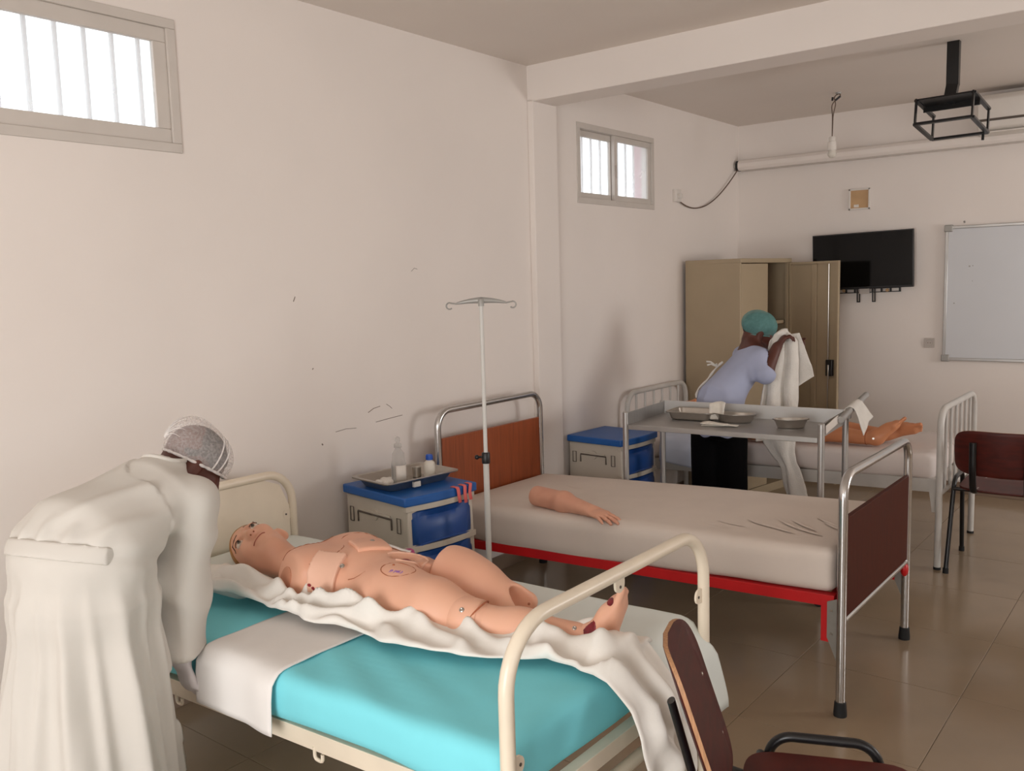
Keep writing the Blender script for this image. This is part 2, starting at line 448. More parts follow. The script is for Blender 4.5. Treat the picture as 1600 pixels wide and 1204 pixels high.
class SDF:
    def __init__(self): self.p = []
    def cone(self, a, b, r1, r2, k=0.03, op='u'):
        self.p.append(('c', np.array(a, float), np.array(b, float), r1, r2, k, op)); return self
    def ell(self, c, r, axes=None, k=0.03, op='u'):
        A = np.eye(3) if axes is None else np.array([nrm(x) for x in axes])
        self.p.append(('e', np.array(c, float), np.array(r, float), A, k, op)); return self
    def econe(self, a, b, side, ru0, rv0, ru1, rv1, cap=0.04, k=0.03, op='u'):
        a = np.array(a, float); b = np.array(b, float)
        ax = nrm(b - a); s = np.array(side, float); s = nrm(s - ax * s.dot(ax)); t = np.cross(ax, s)
        self.p.append(('k', a, b, ax, s, t, ru0, rv0, ru1, rv1, cap, k, op)); return self
    def boxop(self, c, h, axes=None, k=0.004, op='i'):
        A = np.eye(3) if axes is None else np.array([nrm(x) for x in axes])
        self.p.append(('b', np.array(c, float), np.array(h, float), A, k, op)); return self
    def _d(self, q, P):
        if q[0] == 'c':
            _, a, b, r1, r2 = q[:5]
            ab = b - a; t = np.clip(((P - a) @ ab) / max(ab @ ab, 1e-12), 0, 1)
            return np.linalg.norm(P - a - t[..., None] * ab, axis=-1) - (r1 + (r2 - r1) * t)
        if q[0] == 'e':
            _, c, r, A = q[:4]
            L = ((P - c) @ A.T) / r
            n = np.linalg.norm(L, axis=-1)
            g = np.linalg.norm(L / r, axis=-1)
            return n * (n - 1) / np.maximum(g, 1e-6)
        if q[0] == 'b':
            _, c, h, A = q[:4]
            L = np.abs((P - c) @ A.T) - h
            return np.linalg.norm(np.maximum(L, 0), axis=-1) + np.minimum(L.max(axis=-1), 0)
        _, a, b, ax, s, t_, ru0, rv0, ru1, rv1, cap = q[:11]
        D = P - a; L = np.linalg.norm(b - a)
        t = (D @ ax) / L; tc = np.clip(t, 0, 1)
        al = (t - tc) * L
        ru = ru0 + (ru1 - ru0) * tc; rv = rv0 + (rv1 - rv0) * tc
        u = (D @ s) / ru; v = (D @ t_) / rv
        qn = np.sqrt(u * u + v * v + (al / cap) ** 2)
        g = np.sqrt((u / ru) ** 2 + (v / rv) ** 2 + (al / cap / cap) ** 2)
        return qn * (qn - 1) / np.maximum(g, 1e-6)
    def _bb(self, q):
        if q[0] == 'c':
            r = max(q[3], q[4]); return np.minimum(q[1], q[2]) - r, np.maximum(q[1], q[2]) + r
        if q[0] in 'eb':
            r = np.abs(q[3].T * q[2]).sum(axis=1) if q[0] == 'b' else np.full(3, q[2].max()); return q[1] - r, q[1] + r
        r = max(q[6:10] + (q[10],)); return np.minimum(q[1], q[2]) - r, np.maximum(q[1], q[2]) + r
    def eval(self, P, big=1.0):
        f = np.full(P.shape[:-1], big)
        for q in self.p:
            d = self._d(q, P); f = self._comb(f, d, q[-2], q[-1])
        return f
    @staticmethod
    def _comb(f, d, k, op):
        if op == 'u':
            h = np.maximum(k - np.abs(f - d), 0) / k
            return np.minimum(f, d) - h * h * k * 0.25
        if op == 's':
            d = -d
        h = np.maximum(k - np.abs(f - d), 0) / k
        return np.maximum(f, d) + h * h * k * 0.25
    def mesh(self, h, smooth=1, extra=None):
        los, his = zip(*[self._bb(q) for q in self.p if q[-1] == 'u'])
        lo = np.min(los, axis=0) - 3 * h; hi = np.max(his, axis=0) + 3 * h
        n = np.ceil((hi - lo) / h).astype(int) + 1
        ax = [lo[i] + h * np.arange(n[i]) for i in range(3)]
        f = np.full(tuple(n), 0.3)
        for q in self.p:
            if q[-1] == 'i':
                sl = [slice(0, n[i]) for i in range(3)]
            else:
                a, b = self._bb(q); mg = 0.02 + q[-2]
                sl = [slice(max(0, int((a[i] - mg - lo[i]) / h)), min(n[i], int((b[i] + mg - lo[i]) / h) + 2)) for i in range(3)]
            G = np.stack(np.meshgrid(*[ax[i][sl[i]] for i in range(3)], indexing='ij'), -1)
            if G.size == 0: continue
            f[tuple(sl)] = self._comb(f[tuple(sl)], self._d(q, G), q[-2], q[-1])
        if extra is not None:
            G = np.stack(np.meshgrid(*ax, indexing='ij'), -1)
            f = extra(f, G)
        return surface_nets(f, lo, h, smooth)

def surface_nets(f, lo, h, smooth=1):
    s = f < 0
    n = np.array(f.shape)
    acc = np.zeros(tuple(n - 1) + (3,)); cnt = np.zeros(tuple(n - 1))
    offs = [(i, j, k) for i in (0, 1) for j in (0, 1) for k in (0, 1)]
    sub = {o: f[o[0]:n[0] - 1 + o[0], o[1]:n[1] - 1 + o[1], o[2]:n[2] - 1 + o[2]] for o in offs}
    for o in offs:
        for a in range(3):
            if o[a] == 0:
                p = list(o); p[a] = 1; p = tuple(p)
                A, B = sub[o], sub[p]
                c = (A < 0) != (B < 0)
                t = np.where(c, A / np.where(c, A - B, 1), 0)
                for ax in range(3):
                    acc[..., ax] += np.where(c, o[ax] + (t if ax == a else 0), 0)
                cnt += c
    act = cnt > 0
    ids = -np.ones(act.shape, int); ids[act] = np.arange(act.sum())
    cell = np.argwhere(act)
    V = lo + h * (cell + acc[act] / cnt[act][:, None])
    Q = []
    for a in range(3):
        b, c = (a + 1) % 3, (a + 2) % 3
        sl0 = [slice(1, -1)] * 3; sl1 = [slice(1, -1)] * 3
        sl0[a] = slice(0, n[a] - 1); sl1[a] = slice(1, n[a])
        cr = s[tuple(sl0)] != s[tuple(sl1)]
        e = np.argwhere(cr)
        for ax in range(3):
            if ax != a: e[:, ax] += 1
        def cid(db, dc):
            q = e.copy(); q[:, b] -= db; q[:, c] -= dc
            return ids[q[:, 0], q[:, 1], q[:, 2]]
        q = np.stack([cid(1, 1), cid(0, 1), cid(0, 0), cid(1, 0)], 1)
        flip = s[tuple(e.T)]
        q[~flip] = q[~flip][:, ::-1]
        Q.append(q)
    F = np.concatenate(Q); F = F[(F >= 0).all(axis=1)]
    for _ in range(smooth):
        S_ = np.zeros_like(V); C_ = np.zeros(len(V))
        for i in range(4):
            A, B = F[:, i], F[:, (i + 1) % 4]
            np.add.at(S_, A, V[B]); np.add.at(C_, A, 1)
            np.add.at(S_, B, V[A]); np.add.at(C_, B, 1)
        V = 0.5 * V + 0.5 * S_ / np.maximum(C_, 1)[:, None]
    return V, F

def normals(V, F):
    n = np.cross(V[F[:, 2]] - V[F[:, 0]], V[F[:, 3]] - V[F[:, 1]])
    N = np.zeros_like(V)
    for i in range(4): np.add.at(N, F[:, i], n)
    return N / np.maximum(np.linalg.norm(N, axis=1, keepdims=True), 1e-9)

def sdf_obj(name, sdf, h, m, parent, smooth=1, disp=None, extra=None):
    V, F = sdf.mesh(h, smooth, extra)
    if disp is not None:
        N = normals(V, F); V = V + N * disp(V, N)[:, None]
    return mesh_obj(name, V, F, m, parent, smooth=True, angle=180)

def drop(sdf, x, y, z0=1.3, z1=0.4):
    """height of the upper surface of a body at x, y"""
    z = np.arange(z0, z1, -0.002)
    P = np.stack([np.full_like(z, x), np.full_like(z, y), z], -1)
    f = sdf.eval(P)
    i = np.argmax(f < 0)
    return float(z[i]) if f[i] < 0 else None

def grad(sdf, p):
    p = np.array(p, float); e = 0.002
    return nrm([float(sdf.eval((p + e * d)[None])[0] - sdf.eval((p - e * d)[None])[0]) for d in np.eye(3)])

def head_sdf(s, c, up, n, k=1.0, face=True):
    """adds a head: c centre, up = crown direction, n = face normal"""
    up = nrm(up); n = nrm(np.array(n, float) - up * np.dot(n, up)); e = np.cross(up, n)
    c = np.array(c, float)
    P = lambda a, b, d: c + e * a * k + n * b * k + up * d * k
    s.ell(P(0, -0.012, 0.03), np.array((0.074, 0.095, 0.088)) * k, (e, n, up), 0.02)
    s.ell(P(0, 0.018, -0.035), np.array((0.060, 0.070, 0.080)) * k, (e, n, up), 0.04)
    s.ell(P(0, 0.048, -0.095), np.array((0.030, 0.028, 0.024)) * k, (e, n, up), 0.03)
    if face:
        s.cone(P(0, 0.084, 0.008), P(0, 0.104, -0.034), 0.008 * k, 0.013 * k, 0.015)
        for q in (-1, 1):
            s.ell(P(q * 0.009, 0.098, -0.036), np.array((0.009, 0.009, 0.008)) * k, (e, n, up), 0.008)
            s.ell(P(q * 0.032, 0.086, 0.004), np.array((0.017, 0.014, 0.011)) * k, (e, n, up), 0.015, 's')
            s.cone(P(q * 0.014, 0.083, 0.024), P(q * 0.044, 0.072, 0.024), 0.008 * k, 0.007 * k, 0.014)
            s.ell(P(q * 0.036, 0.066, -0.03), np.array((0.02, 0.02, 0.02)) * k, (e, n, up), 0.03)
        s.ell(P(0, 0.084, -0.058), np.array((0.024, 0.011, 0.006)) * k, (e, n, up), 0.008)
        s.ell(P(0, 0.082, -0.068), np.array((0.020, 0.011, 0.007)) * k, (e, n, up), 0.008)
    for q in (-1, 1):
        s.ell(P(q * 0.077, -0.008, -0.018), np.array((0.014, 0.019, 0.033)) * k, (e, n - 0.3 * q * e, up), 0.008)
        s.ell(P(q * 0.089, -0.002, -0.016), np.array((0.005, 0.009, 0.018)) * k, (e, n, up), 0.006, 's')
    return P, e, n, up

def hand_sdf(s, w, d, pn, side, curl=0.3, k=1.0, spread=0.18, thumb=1):
    """w wrist point, d finger direction, pn palm normal (towards the palm), side = direction of the thumb side"""
    d = nrm(d); pn = nrm(np.array(pn, float) - d * np.dot(pn, d)); t = np.cross(d, pn)
    if np.dot(t, side) < 0: t = -t
    w = np.array(w, float)
    s.ell(w + d * 0.045 * k, np.array((0.052, 0.038, 0.015)) * k, (d, t, pn), 0.02)
    s.ell(w + d * 0.07 * k, np.array((0.026, 0.040, 0.013)) * k, (d, t, pn), 0.015)
    lens = (0.072, 0.082, 0.076, 0.060)
    for i in range(4):
        o = (1.5 - i) * 0.0205 * k
        p = w + d * (0.086 - 0.006 * abs(i - 1.2)) * k + t * o
        dirv = nrm(d + t * (1.5 - i) * spread * 0.45)
        L = lens[i] * k; r = 0.0088 * k if i < 3 else 0.0076 * k
        ang = 0.25 * curl
        for j, fr in enumerate((0.45, 0.31, 0.24)):
            ang += curl * (0.7 if j == 0 else 0.9)
            dd = nrm(dirv * math.cos(ang) + pn * math.sin(ang))
            q = p + dd * L * fr
            s.cone(p, q, r * (1 - 0.07 * j), r * (0.95 - 0.09 * j), 0.006)
            p = q
    b = w + d * 0.022 * k + t * 0.030 * k
    m1 = b + nrm(d * 0.7 + t * 0.75 + pn * 0.25) * 0.042 * k
    m2 = m1 + nrm(d * 0.95 + t * 0.35 + pn * 0.35) * 0.030 * k
    m3 = m2 + nrm(d * 1.0 + t * 0.05 + pn * 0.45) * 0.024 * k
    s.cone(b, m1, 0.015 * k, 0.0115 * k, 0.016); s.cone(m1, m2, 0.011 * k, 0.0095 * k, 0.006); s.cone(m2, m3, 0.0095 * k, 0.0075 * k, 0.006)

def foot_sdf(s, heel, d, up, side, L=0.235, toes=True):
    """heel: heel point on the sole, d: sole direction heel->toe, up: away from the sole, side: big-toe side"""
    d = nrm(d); up = nrm(np.array(up, float) - d * np.dot(up, d)); t = np.cross(d, up)
    if np.dot(t, side) < 0: t = -t
    h = np.array(heel, float)
    k = L / 0.235
    P = lambda a, b, c: h + d * a * k + t * b * k + up * c * k
    s.ell(P(0.03, 0, 0.035), np.array((0.034, 0.030, 0.036)) * k, (d, t, up), 0.02)
    s.cone(P(0.05, 0, 0.055), P(0.12, 0.004, 0.040), 0.034 * k, 0.026 * k, 0.03)
    s.cone(P(0.05, -0.012, 0.022), P(0.15, -0.022, 0.018), 0.021 * k, 0.018 * k, 0.03)
    s.cone(P(0.11, 0.01, 0.034), P(0.165, 0.016, 0.024), 0.026 * k, 0.021 * k, 0.03)
    s.ell(P(0.165, 0, 0.020), np.array((0.032, 0.042, 0.017)) * k, (d, t, up), 0.02)
    if toes:
        for i in range(5):
            o = (2 - i) * 0.0165
            a0 = 0.178 - 0.006 * i; a1 = (0.222, 0.222, 0.214, 0.205, 0.194)[i]
            r = 0.0125 if i == 0 else 0.0085 - 0.0004 * i
            s.cone(P(a0, o, 0.018), P(a1, o * 1.05, 0.015), r * k, r * 0.9 * k, 0.006)

# ================================================================== SETTING
XL, XR, YB, YF, ZC = -3.0, 2.6, 6.74, -2.2, 2.72
def struct(o, label):
    o['kind'] = 'structure'; o['label'] = label; return o

# ---- floor with its tiles
fl = MB().bb(XL - 0.2, XR + 0.2, YF - 0.2, YB + 0.2, -0.12, -0.004).build('floor', M['grout'])
struct(fl, 'brown glazed tile floor of the ward')
def bevel_tile(wx, wy):
    b = 0.0016; z0, z1 = -0.006, 0.0
    v = [(-wx, -wy, z0), (wx, -wy, z0), (wx, wy, z0), (-wx, wy, z0),
         (-wx, -wy, z1 - 0.0007), (wx, -wy, z1 - 0.0007), (wx, wy, z1 - 0.0007), (-wx, wy, z1 - 0.0007),
         (-wx + b, -wy + b, z1), (wx - b, -wy + b, z1), (wx - b, wy - b, z1), (-wx + b, wy - b, z1)]
    f = [(3, 2, 1, 0), (8, 9, 10, 11)]
    for a in range(4):
        c = (a + 1) % 4
        f += [(a, c, 4 + c, 4 + a), (4 + a, 4 + c, 8 + c, 8 + a)]
    return v, f
TS = 0.6; tile_mesh = {}
random.seed(4)
gx0 = -0.66 - TS * 5; gy0 = 2.84 - TS * 9
for i in range(12):
    for j in range(18):
        x0, x1 = gx0 + i * TS, gx0 + (i + 1) * TS
        y0, y1 = gy0 + j * TS, gy0 + (j + 1) * TS
        x0, x1, y0, y1 = max(x0, XL), min(x1, XR), max(y0, YF), min(y1, YB)
        if x1 - x0 < 0.03 or y1 - y0 < 0.03: continue
        key = (round(x1 - x0, 3), round(y1 - y0, 3))
        if key not in tile_mesh:
            v, f = bevel_tile(key[0] / 2 - 0.0009, key[1] / 2 - 0.0009)
            me = bpy.data.meshes.new('floor_tile'); me.from_pydata(v, [], f); me.materials.append(M['tile'])
            tile_mesh[key] = me
        t = bpy.data.objects.new('floor_tile', tile_mesh[key]); COL.objects.link(t)
        t.parent = fl; t.location = ((x0 + x1) / 2, (y0 + y1) / 2, random.uniform(-0.0004, 0.0004))

# ---- ceiling
struct(MB().bb(XL - 0.2, XR + 0.2, YF - 0.2, YB + 0.2, ZC, ZC + 0.12).build('ceiling', M['ceiling']), 'off-white plastered ceiling')

def wall_x(name, x0, x1, y0, y1, z0, z1, holes, label):
    """wall across X with rectangular holes (ya, yb, za, zb)"""
    mb = MB(); ys = sorted({y0, y1} | {h[0] for h in holes} | {h[1] for h in holes})
    for a, b in zip(ys[:-1], ys[1:]):
        cur = z0
        for h in sorted([h for h in holes if h[0] <= a and h[1] >= b], key=lambda q: q[2]):
            if h[2] > cur: mb.bb(x0, x1, a, b, cur, h[2])
            cur = h[3]
        if cur < z1: mb.bb(x0, x1, a, b, cur, z1)
    return struct(mb.build(name, M['wall']), label)
def wall_y(name, y0, y1, x0, x1, z0, z1, holes, label):
    mb = MB(); xs = sorted({x0, x1} | {h[0] for h in holes} | {h[1] for h in holes})
    for a, b in zip(xs[:-1], xs[1:]):
        cur = z0
        for h in sorted([h for h in holes if h[0] <= a and h[1] >= b], key=lambda q: q[2]):
            if h[2] > cur: mb.bb(a, b, y0, y1, cur, h[2])
            cur = h[3]
        if cur < z1: mb.bb(a, b, y0, y1, cur, z1)
    return struct(mb.build(name, M['wall']), label)

W1 = (0.46, 1.885, 2.055, 2.525)
W2 = (4.47, 5.39, 2.015, 2.485)
WL = wall_x('wall_left', XL - 0.15, XL, YF - 0.2, YB + 0.2, 0, ZC, [W1, W2], 'long off-white wall with the two high windows')
WB = wall_y('wall_back', YB, YB + 0.2, XL, XR, 0, ZC, [], 'off-white end wall behind the television and whiteboard')
WR = wall_x('wall_right', XR, XR + 0.2, YF - 0.2, YB + 0.2, 0, ZC, [(-1.55, 0.95, 0.85, 2.25), (4.85, 6.05, 0.9, 2.1)], 'right-hand wall with the daylight windows')
WF = wall_y('wall_front', YF - 0.2, YF, XL, XR, 0, ZC, [(-1.6, 0.6, 0.0, 2.2)], 'wall with a doorway behind the photographer')
# column and beam, slightly proud of the wall
struct(MB().bb(XL - 0.01, XL + 0.035, 4.0, 4.225, 0, 2.54).build('trim_1', M['wall'], bevel=0.004), 'shallow plastered column on the long wall')
struct(MB().bb(XL - 0.01, XR + 0.01, 4.0, 4.21, 2.53, ZC + 0.01).build('trim_2', M['wall'], bevel=0.004), 'plastered ceiling beam across the room')
# skirting
sk = MB()
sk.bb(XL, XL + 0.012, YF, 4.0, 0, 0.08).bb(XL, XL + 0.012, 4.225, YB, 0, 0.08)
struct(sk.build('baseboard_left', M['skirt'], bevel=0.002), 'brown tile skirting along the long wall')
struct(MB().bb(XL, XR, YB - 0.012, YB, 0, 0.08).build('baseboard_back', M['skirt'], bevel=0.002), 'brown tile skirting along the end wall')

# ---- scuffs on the long wall are parts of the wall
def scuff(pts, r=0.0016):
    MB().tube([(XL + 0.0006, y, z) for y, z in pts], r, 6).build('scuff_mark', M['pencil'], WL)
scuff([(2.735, 0.985), (2.77, 1.0), (2.81, 1.005)]); scuff([(2.85, 1.01), (2.87, 0.998), (2.885, 0.985)], 0.0012)
scuff([(2.78, 0.935), (2.85, 0.94), (2.95, 0.945)], 0.0014); scuff([(2.54, 0.925), (2.6, 0.93), (2.66, 0.925)], 0.0012)
scuff([(2.46, 0.885), (2.465, 0.879)], 0.003); scuff([(2.35, 1.50), (2.36, 1.52)], 0.0018)
scuff([(3.05, 1.62), (3.07, 1.635), (3.09, 1.63)], 0.001); scuff([(2.43, 1.21), (2.435, 1.215)], 0.002)

def window(n, W, sashes, label, bars):
    y0, y1, z0, z1 = W
    root = tag(bpy.data.objects.new('window_%d' % n, None), label); COL.objects.link(root)
    root['kind'] = 'structure'; root.location = (XL, (y0 + y1) / 2, z0)
    fw = 0.034; x0, x1 = XL - 0.075, XL + 0.006
    fr = MB()
    fr.bb(x0, x1, y0, y1, z0, z0 + fw).bb(x0, x1, y0, y1, z1 - fw, z1)
    fr.bb(x0, x1, y0, y0 + fw, z0 + fw, z1 - fw).bb(x0, x1, y1 - fw, y1, z0 + fw, z1 - fw)
    fr.build('window_frame', M['alu'], root, bevel=0.002)
    for (a, b, xa, sw) in sashes:
        s = MB(); zz0, zz1 = z0 + fw, z1 - fw
        xb = xa + 0.024
        s.bb(xa, xb, a, b, zz0, zz0 + sw).bb(xa, xb, a, b, zz1 - sw, zz1)
        s.bb(xa, xb, a, a + sw, zz0 + sw, zz1 - sw).bb(xa, xb, b - sw, b, zz0 + sw, zz1 - sw)
        so = s.build('sash', M['alu'], root, bevel=0.002)
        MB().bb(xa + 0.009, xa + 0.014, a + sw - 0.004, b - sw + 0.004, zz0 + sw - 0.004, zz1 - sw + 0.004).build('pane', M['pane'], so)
        MB().bb(xb - 0.001, xb + 0.006, b - 0.022 if b < y1 - 0.1 else a + 0.006, b - 0.006 if b < y1 - 0.1 else a + 0.022, zz0 + 0.14, zz0 + 0.22).build('latch', M['grey_plastic'], so, bevel=0.002)
    # security bars outside
    for y in bars:
        MB().tube([(XL - 0.138, y, z0 + 0.002), (XL - 0.138, y, z1 - 0.002)], 0.009, 10).build('security_bar', M['bar'], root, smooth=True)
    return root
window(1, W1, [(W1[0] + 0.034, 1.20, XL - 0.055, 0.042), (1.16, W1[1] - 0.034, XL - 0.028, 0.050)], 'wide aluminium high window at the left edge above the bent person', [0.62 + 0.1 * i for i in range(13)])
WIN2 = window(2, W2, [(W2[0] + 0.034, 4.93, XL - 0.055, 0.036), (4.90, W2[1] - 0.034, XL - 0.028, 0.034)], 'small two-pane aluminium window beyond the column', [4.52 + 0.105 * i for i in range(9)])
# outer reveal panel of the far window, pinkish light put into its colour
MB().bb(XL - 0.15, XL - 0.078, W2[1] - 0.006, W2[1] - 0.0005, W2[2] + 0.002, W2[3] - 0.002).build('outer_reveal', M['pink_lit'], WIN2)
gr_ = MB().bb(-12, -3.2, -8, 14, -0.3, -0.12).build('yard', M['skirt']); struct(gr_, 'bare ground outside the long wall')

# ================================================================== BED 2 (chrome, wooden panels, red frame)
def zt(x, x0, k=0.030):      # the beds sag a little towards the head end
    return k * (x0 - x)

b2 = thing('hospital_bed', 'chrome tube hospital bed with brown wooden end panels and red frame', 'bed', (-0.97, 3.46, 0))
FX, HX, NY, FY = -0.97, -2.875, 3.047, 3.875
def inv_u(x, ya, yb, zb, ztop, r, rb):
    return MB().tube(fillet_arc([(x, ya, zb), (x, ya, ztop), (x, yb, ztop), (x, yb, zb)], rb, 9), r, 14)
inv_u(FX, NY, FY, 0.035, 0.862, 0.0165, 0.085).build('footboard_tube', M['chrome'], b2, smooth=True)
inv_u(HX, NY + 0.01, FY, 0.035, 0.955, 0.0165, 0.085).build('headboard_tube', M['chrome'], b2, smooth=True)
for x in (FX, HX):
    for y in (NY, FY):
        MB().lathe((x, y if x == FX else max(y, NY + 0.01), 0), [(0.023, 0), (0.023, 0.012), (0.020, 0.05), (0.018, 0.052)], 16).build('rubber_foot', M['rubber'], b2, smooth=True)
MB().bb(FX - 0.009, FX + 0.009, NY + 0.018, FY - 0.018, 0.355, 0.712).build('foot_panel', M['wood_panel_d'], b2, bevel=0.002)
MB().bb(HX - 0.009, HX + 0.009, NY + 0.03, FY - 0.018, 0.30, 0.822).build('head_panel', M['wood_panel'], b2, bevel=0.002)
MB().tube([(FX, NY, 0.342), (FX, FY, 0.342)], 0.0125, 12).build('cross_tube', M['chrome'], b2, smooth=True)
MB().tube([(HX, NY + 0.01, 0.28), (HX, FY, 0.28)], 0.0125, 12).build('cross_tube', M['chrome'], b2, smooth=True)
def rail_z(x): return 0.428 - zt(x, FX, 0.038)
for y, s in ((NY + 0.012, 1), (FY - 0.012, -1)):
    r = MB()
    za, zb_ = rail_z(HX + 0.03), rail_z(FX - 0.03)
    r.bar((HX + 0.03, y, za - 0.02), (FX - 0.03, y, zb_ - 0.02), 0.005, 0.040)
    r.bar((HX + 0.03, y + s * 0.02, za - 0.002), (FX - 0.03, y + s * 0.02, zb_ - 0.002), 0.040, 0.005)
    r.build('side_rail', M['red'], b2, bevel=0.001)
for x, dz in ((FX - 0.045, 0), (HX + 0.045, 0)):
    z = rail_z(x)
    MB().bar((x, NY + 0.01, z - 0.022), (x, FY - 0.01, z - 0.022), 0.03, 0.035).build('end_rail', M['red'], b2, bevel=0.001)
    for y in (NY + 0.014, FY - 0.014):
        MB().bb(x - 0.030, x + 0.004, y - 0.006, y + 0.006, z - 0.17, z - 0.005).build('drop_bracket', M['red'], b2, bevel=0.001)
for y in (NY + 0.004, FY - 0.004):
    p = MB().prism([(FX - 0.052, y, 0.405), (FX - 0.006, y, 0.425), (FX - 0.006, y, 0.165), (FX - 0.052, y, 0.275)], (0, 0.004, 0)).build('gusset_plate', M['zinc'], b2)
    MB().lathe((FX - 0.036, y, 0.375), [(0.005, -0.003), (0.004, 0)], 8, axis=(0, 1, 0)).build('bolt', M['steel'], p)
    MB().lathe((FX - 0.036, y, 0.290), [(0.005, -0.003), (0.004, 0)], 8, axis=(0, 1, 0)).build('bolt', M['steel'], p)
for i in range(6):
    x = HX + 0.2 + i * 0.28
    MB().bar((x, NY + 0.02, rail_z(x) - 0.012), (x, FY - 0.02, rail_z(x) - 0.012), 0.05, 0.004).build('bed_slat', M['red'], b2)
MB().ball((FX + 0.004, FY - 0.035, 0.315), (0.016, 0.022, 0.03), 12, 8).build('red_knob', M['red'], b2, smooth=True)

fA = Field(11, 5.0, 4); fB = Field(12, 16.0, 3)
def mattress_mesh(x0, x1, y0, y1, z0, z1, r, slope, xref, step=0.025, wr=0.006, hang=0.0, wave=0.0, seed=1, puck=0.0):
    f1 = Field(seed, 4.0, 4); f2 = Field(seed + 5, 22.0, 2, aniso=(1, 0.25, 0.2)); f3 = Field(seed + 9, 14.0, 3)
    def disp(V, N):
        side = 1 - np.abs(N[:, 2])
        d = wr * f1(V) + 0.35 * wr * side * f2(V) * 1.6
        d += puck * np.exp(-((V[:, 0] - x1) / 0.09) ** 2) * side * f3(V)
        return d
    V, F = rounded_box(x0, x1, y0, y1, z0, z1, r, step, disp)
    low = V[:, 2] < z0 + 0.035
    if hang:
        V[low, 2] += (hang * Field(seed + 20, 7.0, 3, aniso=(1, 0.3, 0))(V[low]) - hang * 0.5)
    V[:, 2] -= slope * (xref - V[:, 0])
    return V, F

mt2 = thing('mattress', 'foam mattress in a tight ecru sheet on the red-framed bed', 'mattress', (-1.9, 3.46, 0.43))
V, F = mattress_mesh(HX + 0.022, FX - 0.024, NY + 0.004, FY - 0.01, 0.428, 0.596, 0.045, 0.038, FX, 0.022, 0.0035, 0.014, seed=3, puck=0.006)
mesh_obj('fitted_sheet', V, F, M['beige_sheet'], mt2, smooth=True, angle=180)
# pulled creases of the sheet
def crease(pts, w, h, m, parent, name='crease'):
    n = len(pts); P = []
    for i, p in enumerate(pts):
        p = Vector(p); t = (Vector(pts[min(i + 1, n - 1)]) - Vector(pts[max(i - 1, 0)])).normalized()
        s = t.cross(Vector((0, 0, 1))).normalized()
        e = math.sin(math.pi * (i + 0.001) / (n - 1 + 0.002))
        P.append([p + s * w * k * (0.3 + 0.7 * e) + Vector((0, 0, h * e * (1 - abs(k)) - 0.002)) for k in (-1, -0.5, 0, 0.5, 1)])
    return P
cm = MB()
random.seed(8)
def b2z(x): return 0.597 - 0.038 * (FX - x)
for cx, cy, L, ang, k in ((-1.42, 3.28, 0.16, -0.5, 4), (-1.62, 3.2, 0.14, -0.3, 3), (-1.3, 3.4, 0.18, -0.7, 4), (-2.5, 3.55, 0.09, -0.3, 3), (-2.3, 3.68, 0.07, -0.2, 2)):
    for q in range(k):
        x0 = cx + random.uniform(-0.03, 0.03) + q * 0.05; y0 = cy + random.uniform(-0.05, 0.05) + q * 0.015
        pts = [(x0 + L * t * math.cos(ang), y0 + L * t * math.sin(ang), b2z(x0 + L * t * math.cos(ang)) + 0.0015) for t in [i / 7 for i in range(8)]]
        cm.grid(crease(pts, 0.011, 0.0022, None, None))
o_ = cm.build('sheet_creases', M['beige_sheet'], mt2, smooth=True, angle=180); o_['kind'] = 'stuff'

# ================================================================== BED 1 (cream tube)
b1 = thing('hospital_bed', 'cream enamelled tube hospital bed carrying the training mannequin', 'bed', (-1.07, 1.745, 0))
FX1, HX1, NY1, FY1 = -1.07, -2.86, 1.307, 2.181
inv_u(FX1, NY1, FY1, 0.03, 0.868, 0.0165, 0.135).build('footboard_tube', M['cream_tube'], b1, smooth=True)
inv_u(HX1, NY1, FY1, 0.03, 0.835, 0.0165, 0.12).build('headboard_tube', M['cream_tube'], b1, smooth=True)
for x in (FX1, HX1):
    for y in (NY1, FY1):
        MB().lathe((x, y, 0), [(0.021, 0), (0.021, 0.03), (0.018, 0.034)], 14).build('rubber_foot', M['rubber'], b1, smooth=True)
hp = [(HX1, NY1 + 0.018, 0.38), (HX1, NY1 + 0.018, 0.70), (HX1, NY1 + 0.06, 0.79), (HX1, NY1 + 0.13, 0.818), (HX1, FY1 - 0.13, 0.818), (HX1, FY1 - 0.06, 0.79), (HX1, FY1 - 0.018, 0.70), (HX1, FY1 - 0.018, 0.38)]
MB().prism([(p[0] - 0.004, p[1], p[2]) for p in hp], (0.006, 0, 0)).build('head_panel', M['cream_tube'], b1)
MB().tube([(FX1, NY1, 0.375), (FX1, FY1, 0.375)], 0.0165, 12).build('cross_tube', M['cream_tube'], b1, smooth=True)
MB().tube([(HX1, NY1, 0.34), (HX1, FY1, 0.34)], 0.0165, 12).build('cross_tube', M['cream_tube'], b1, smooth=True)
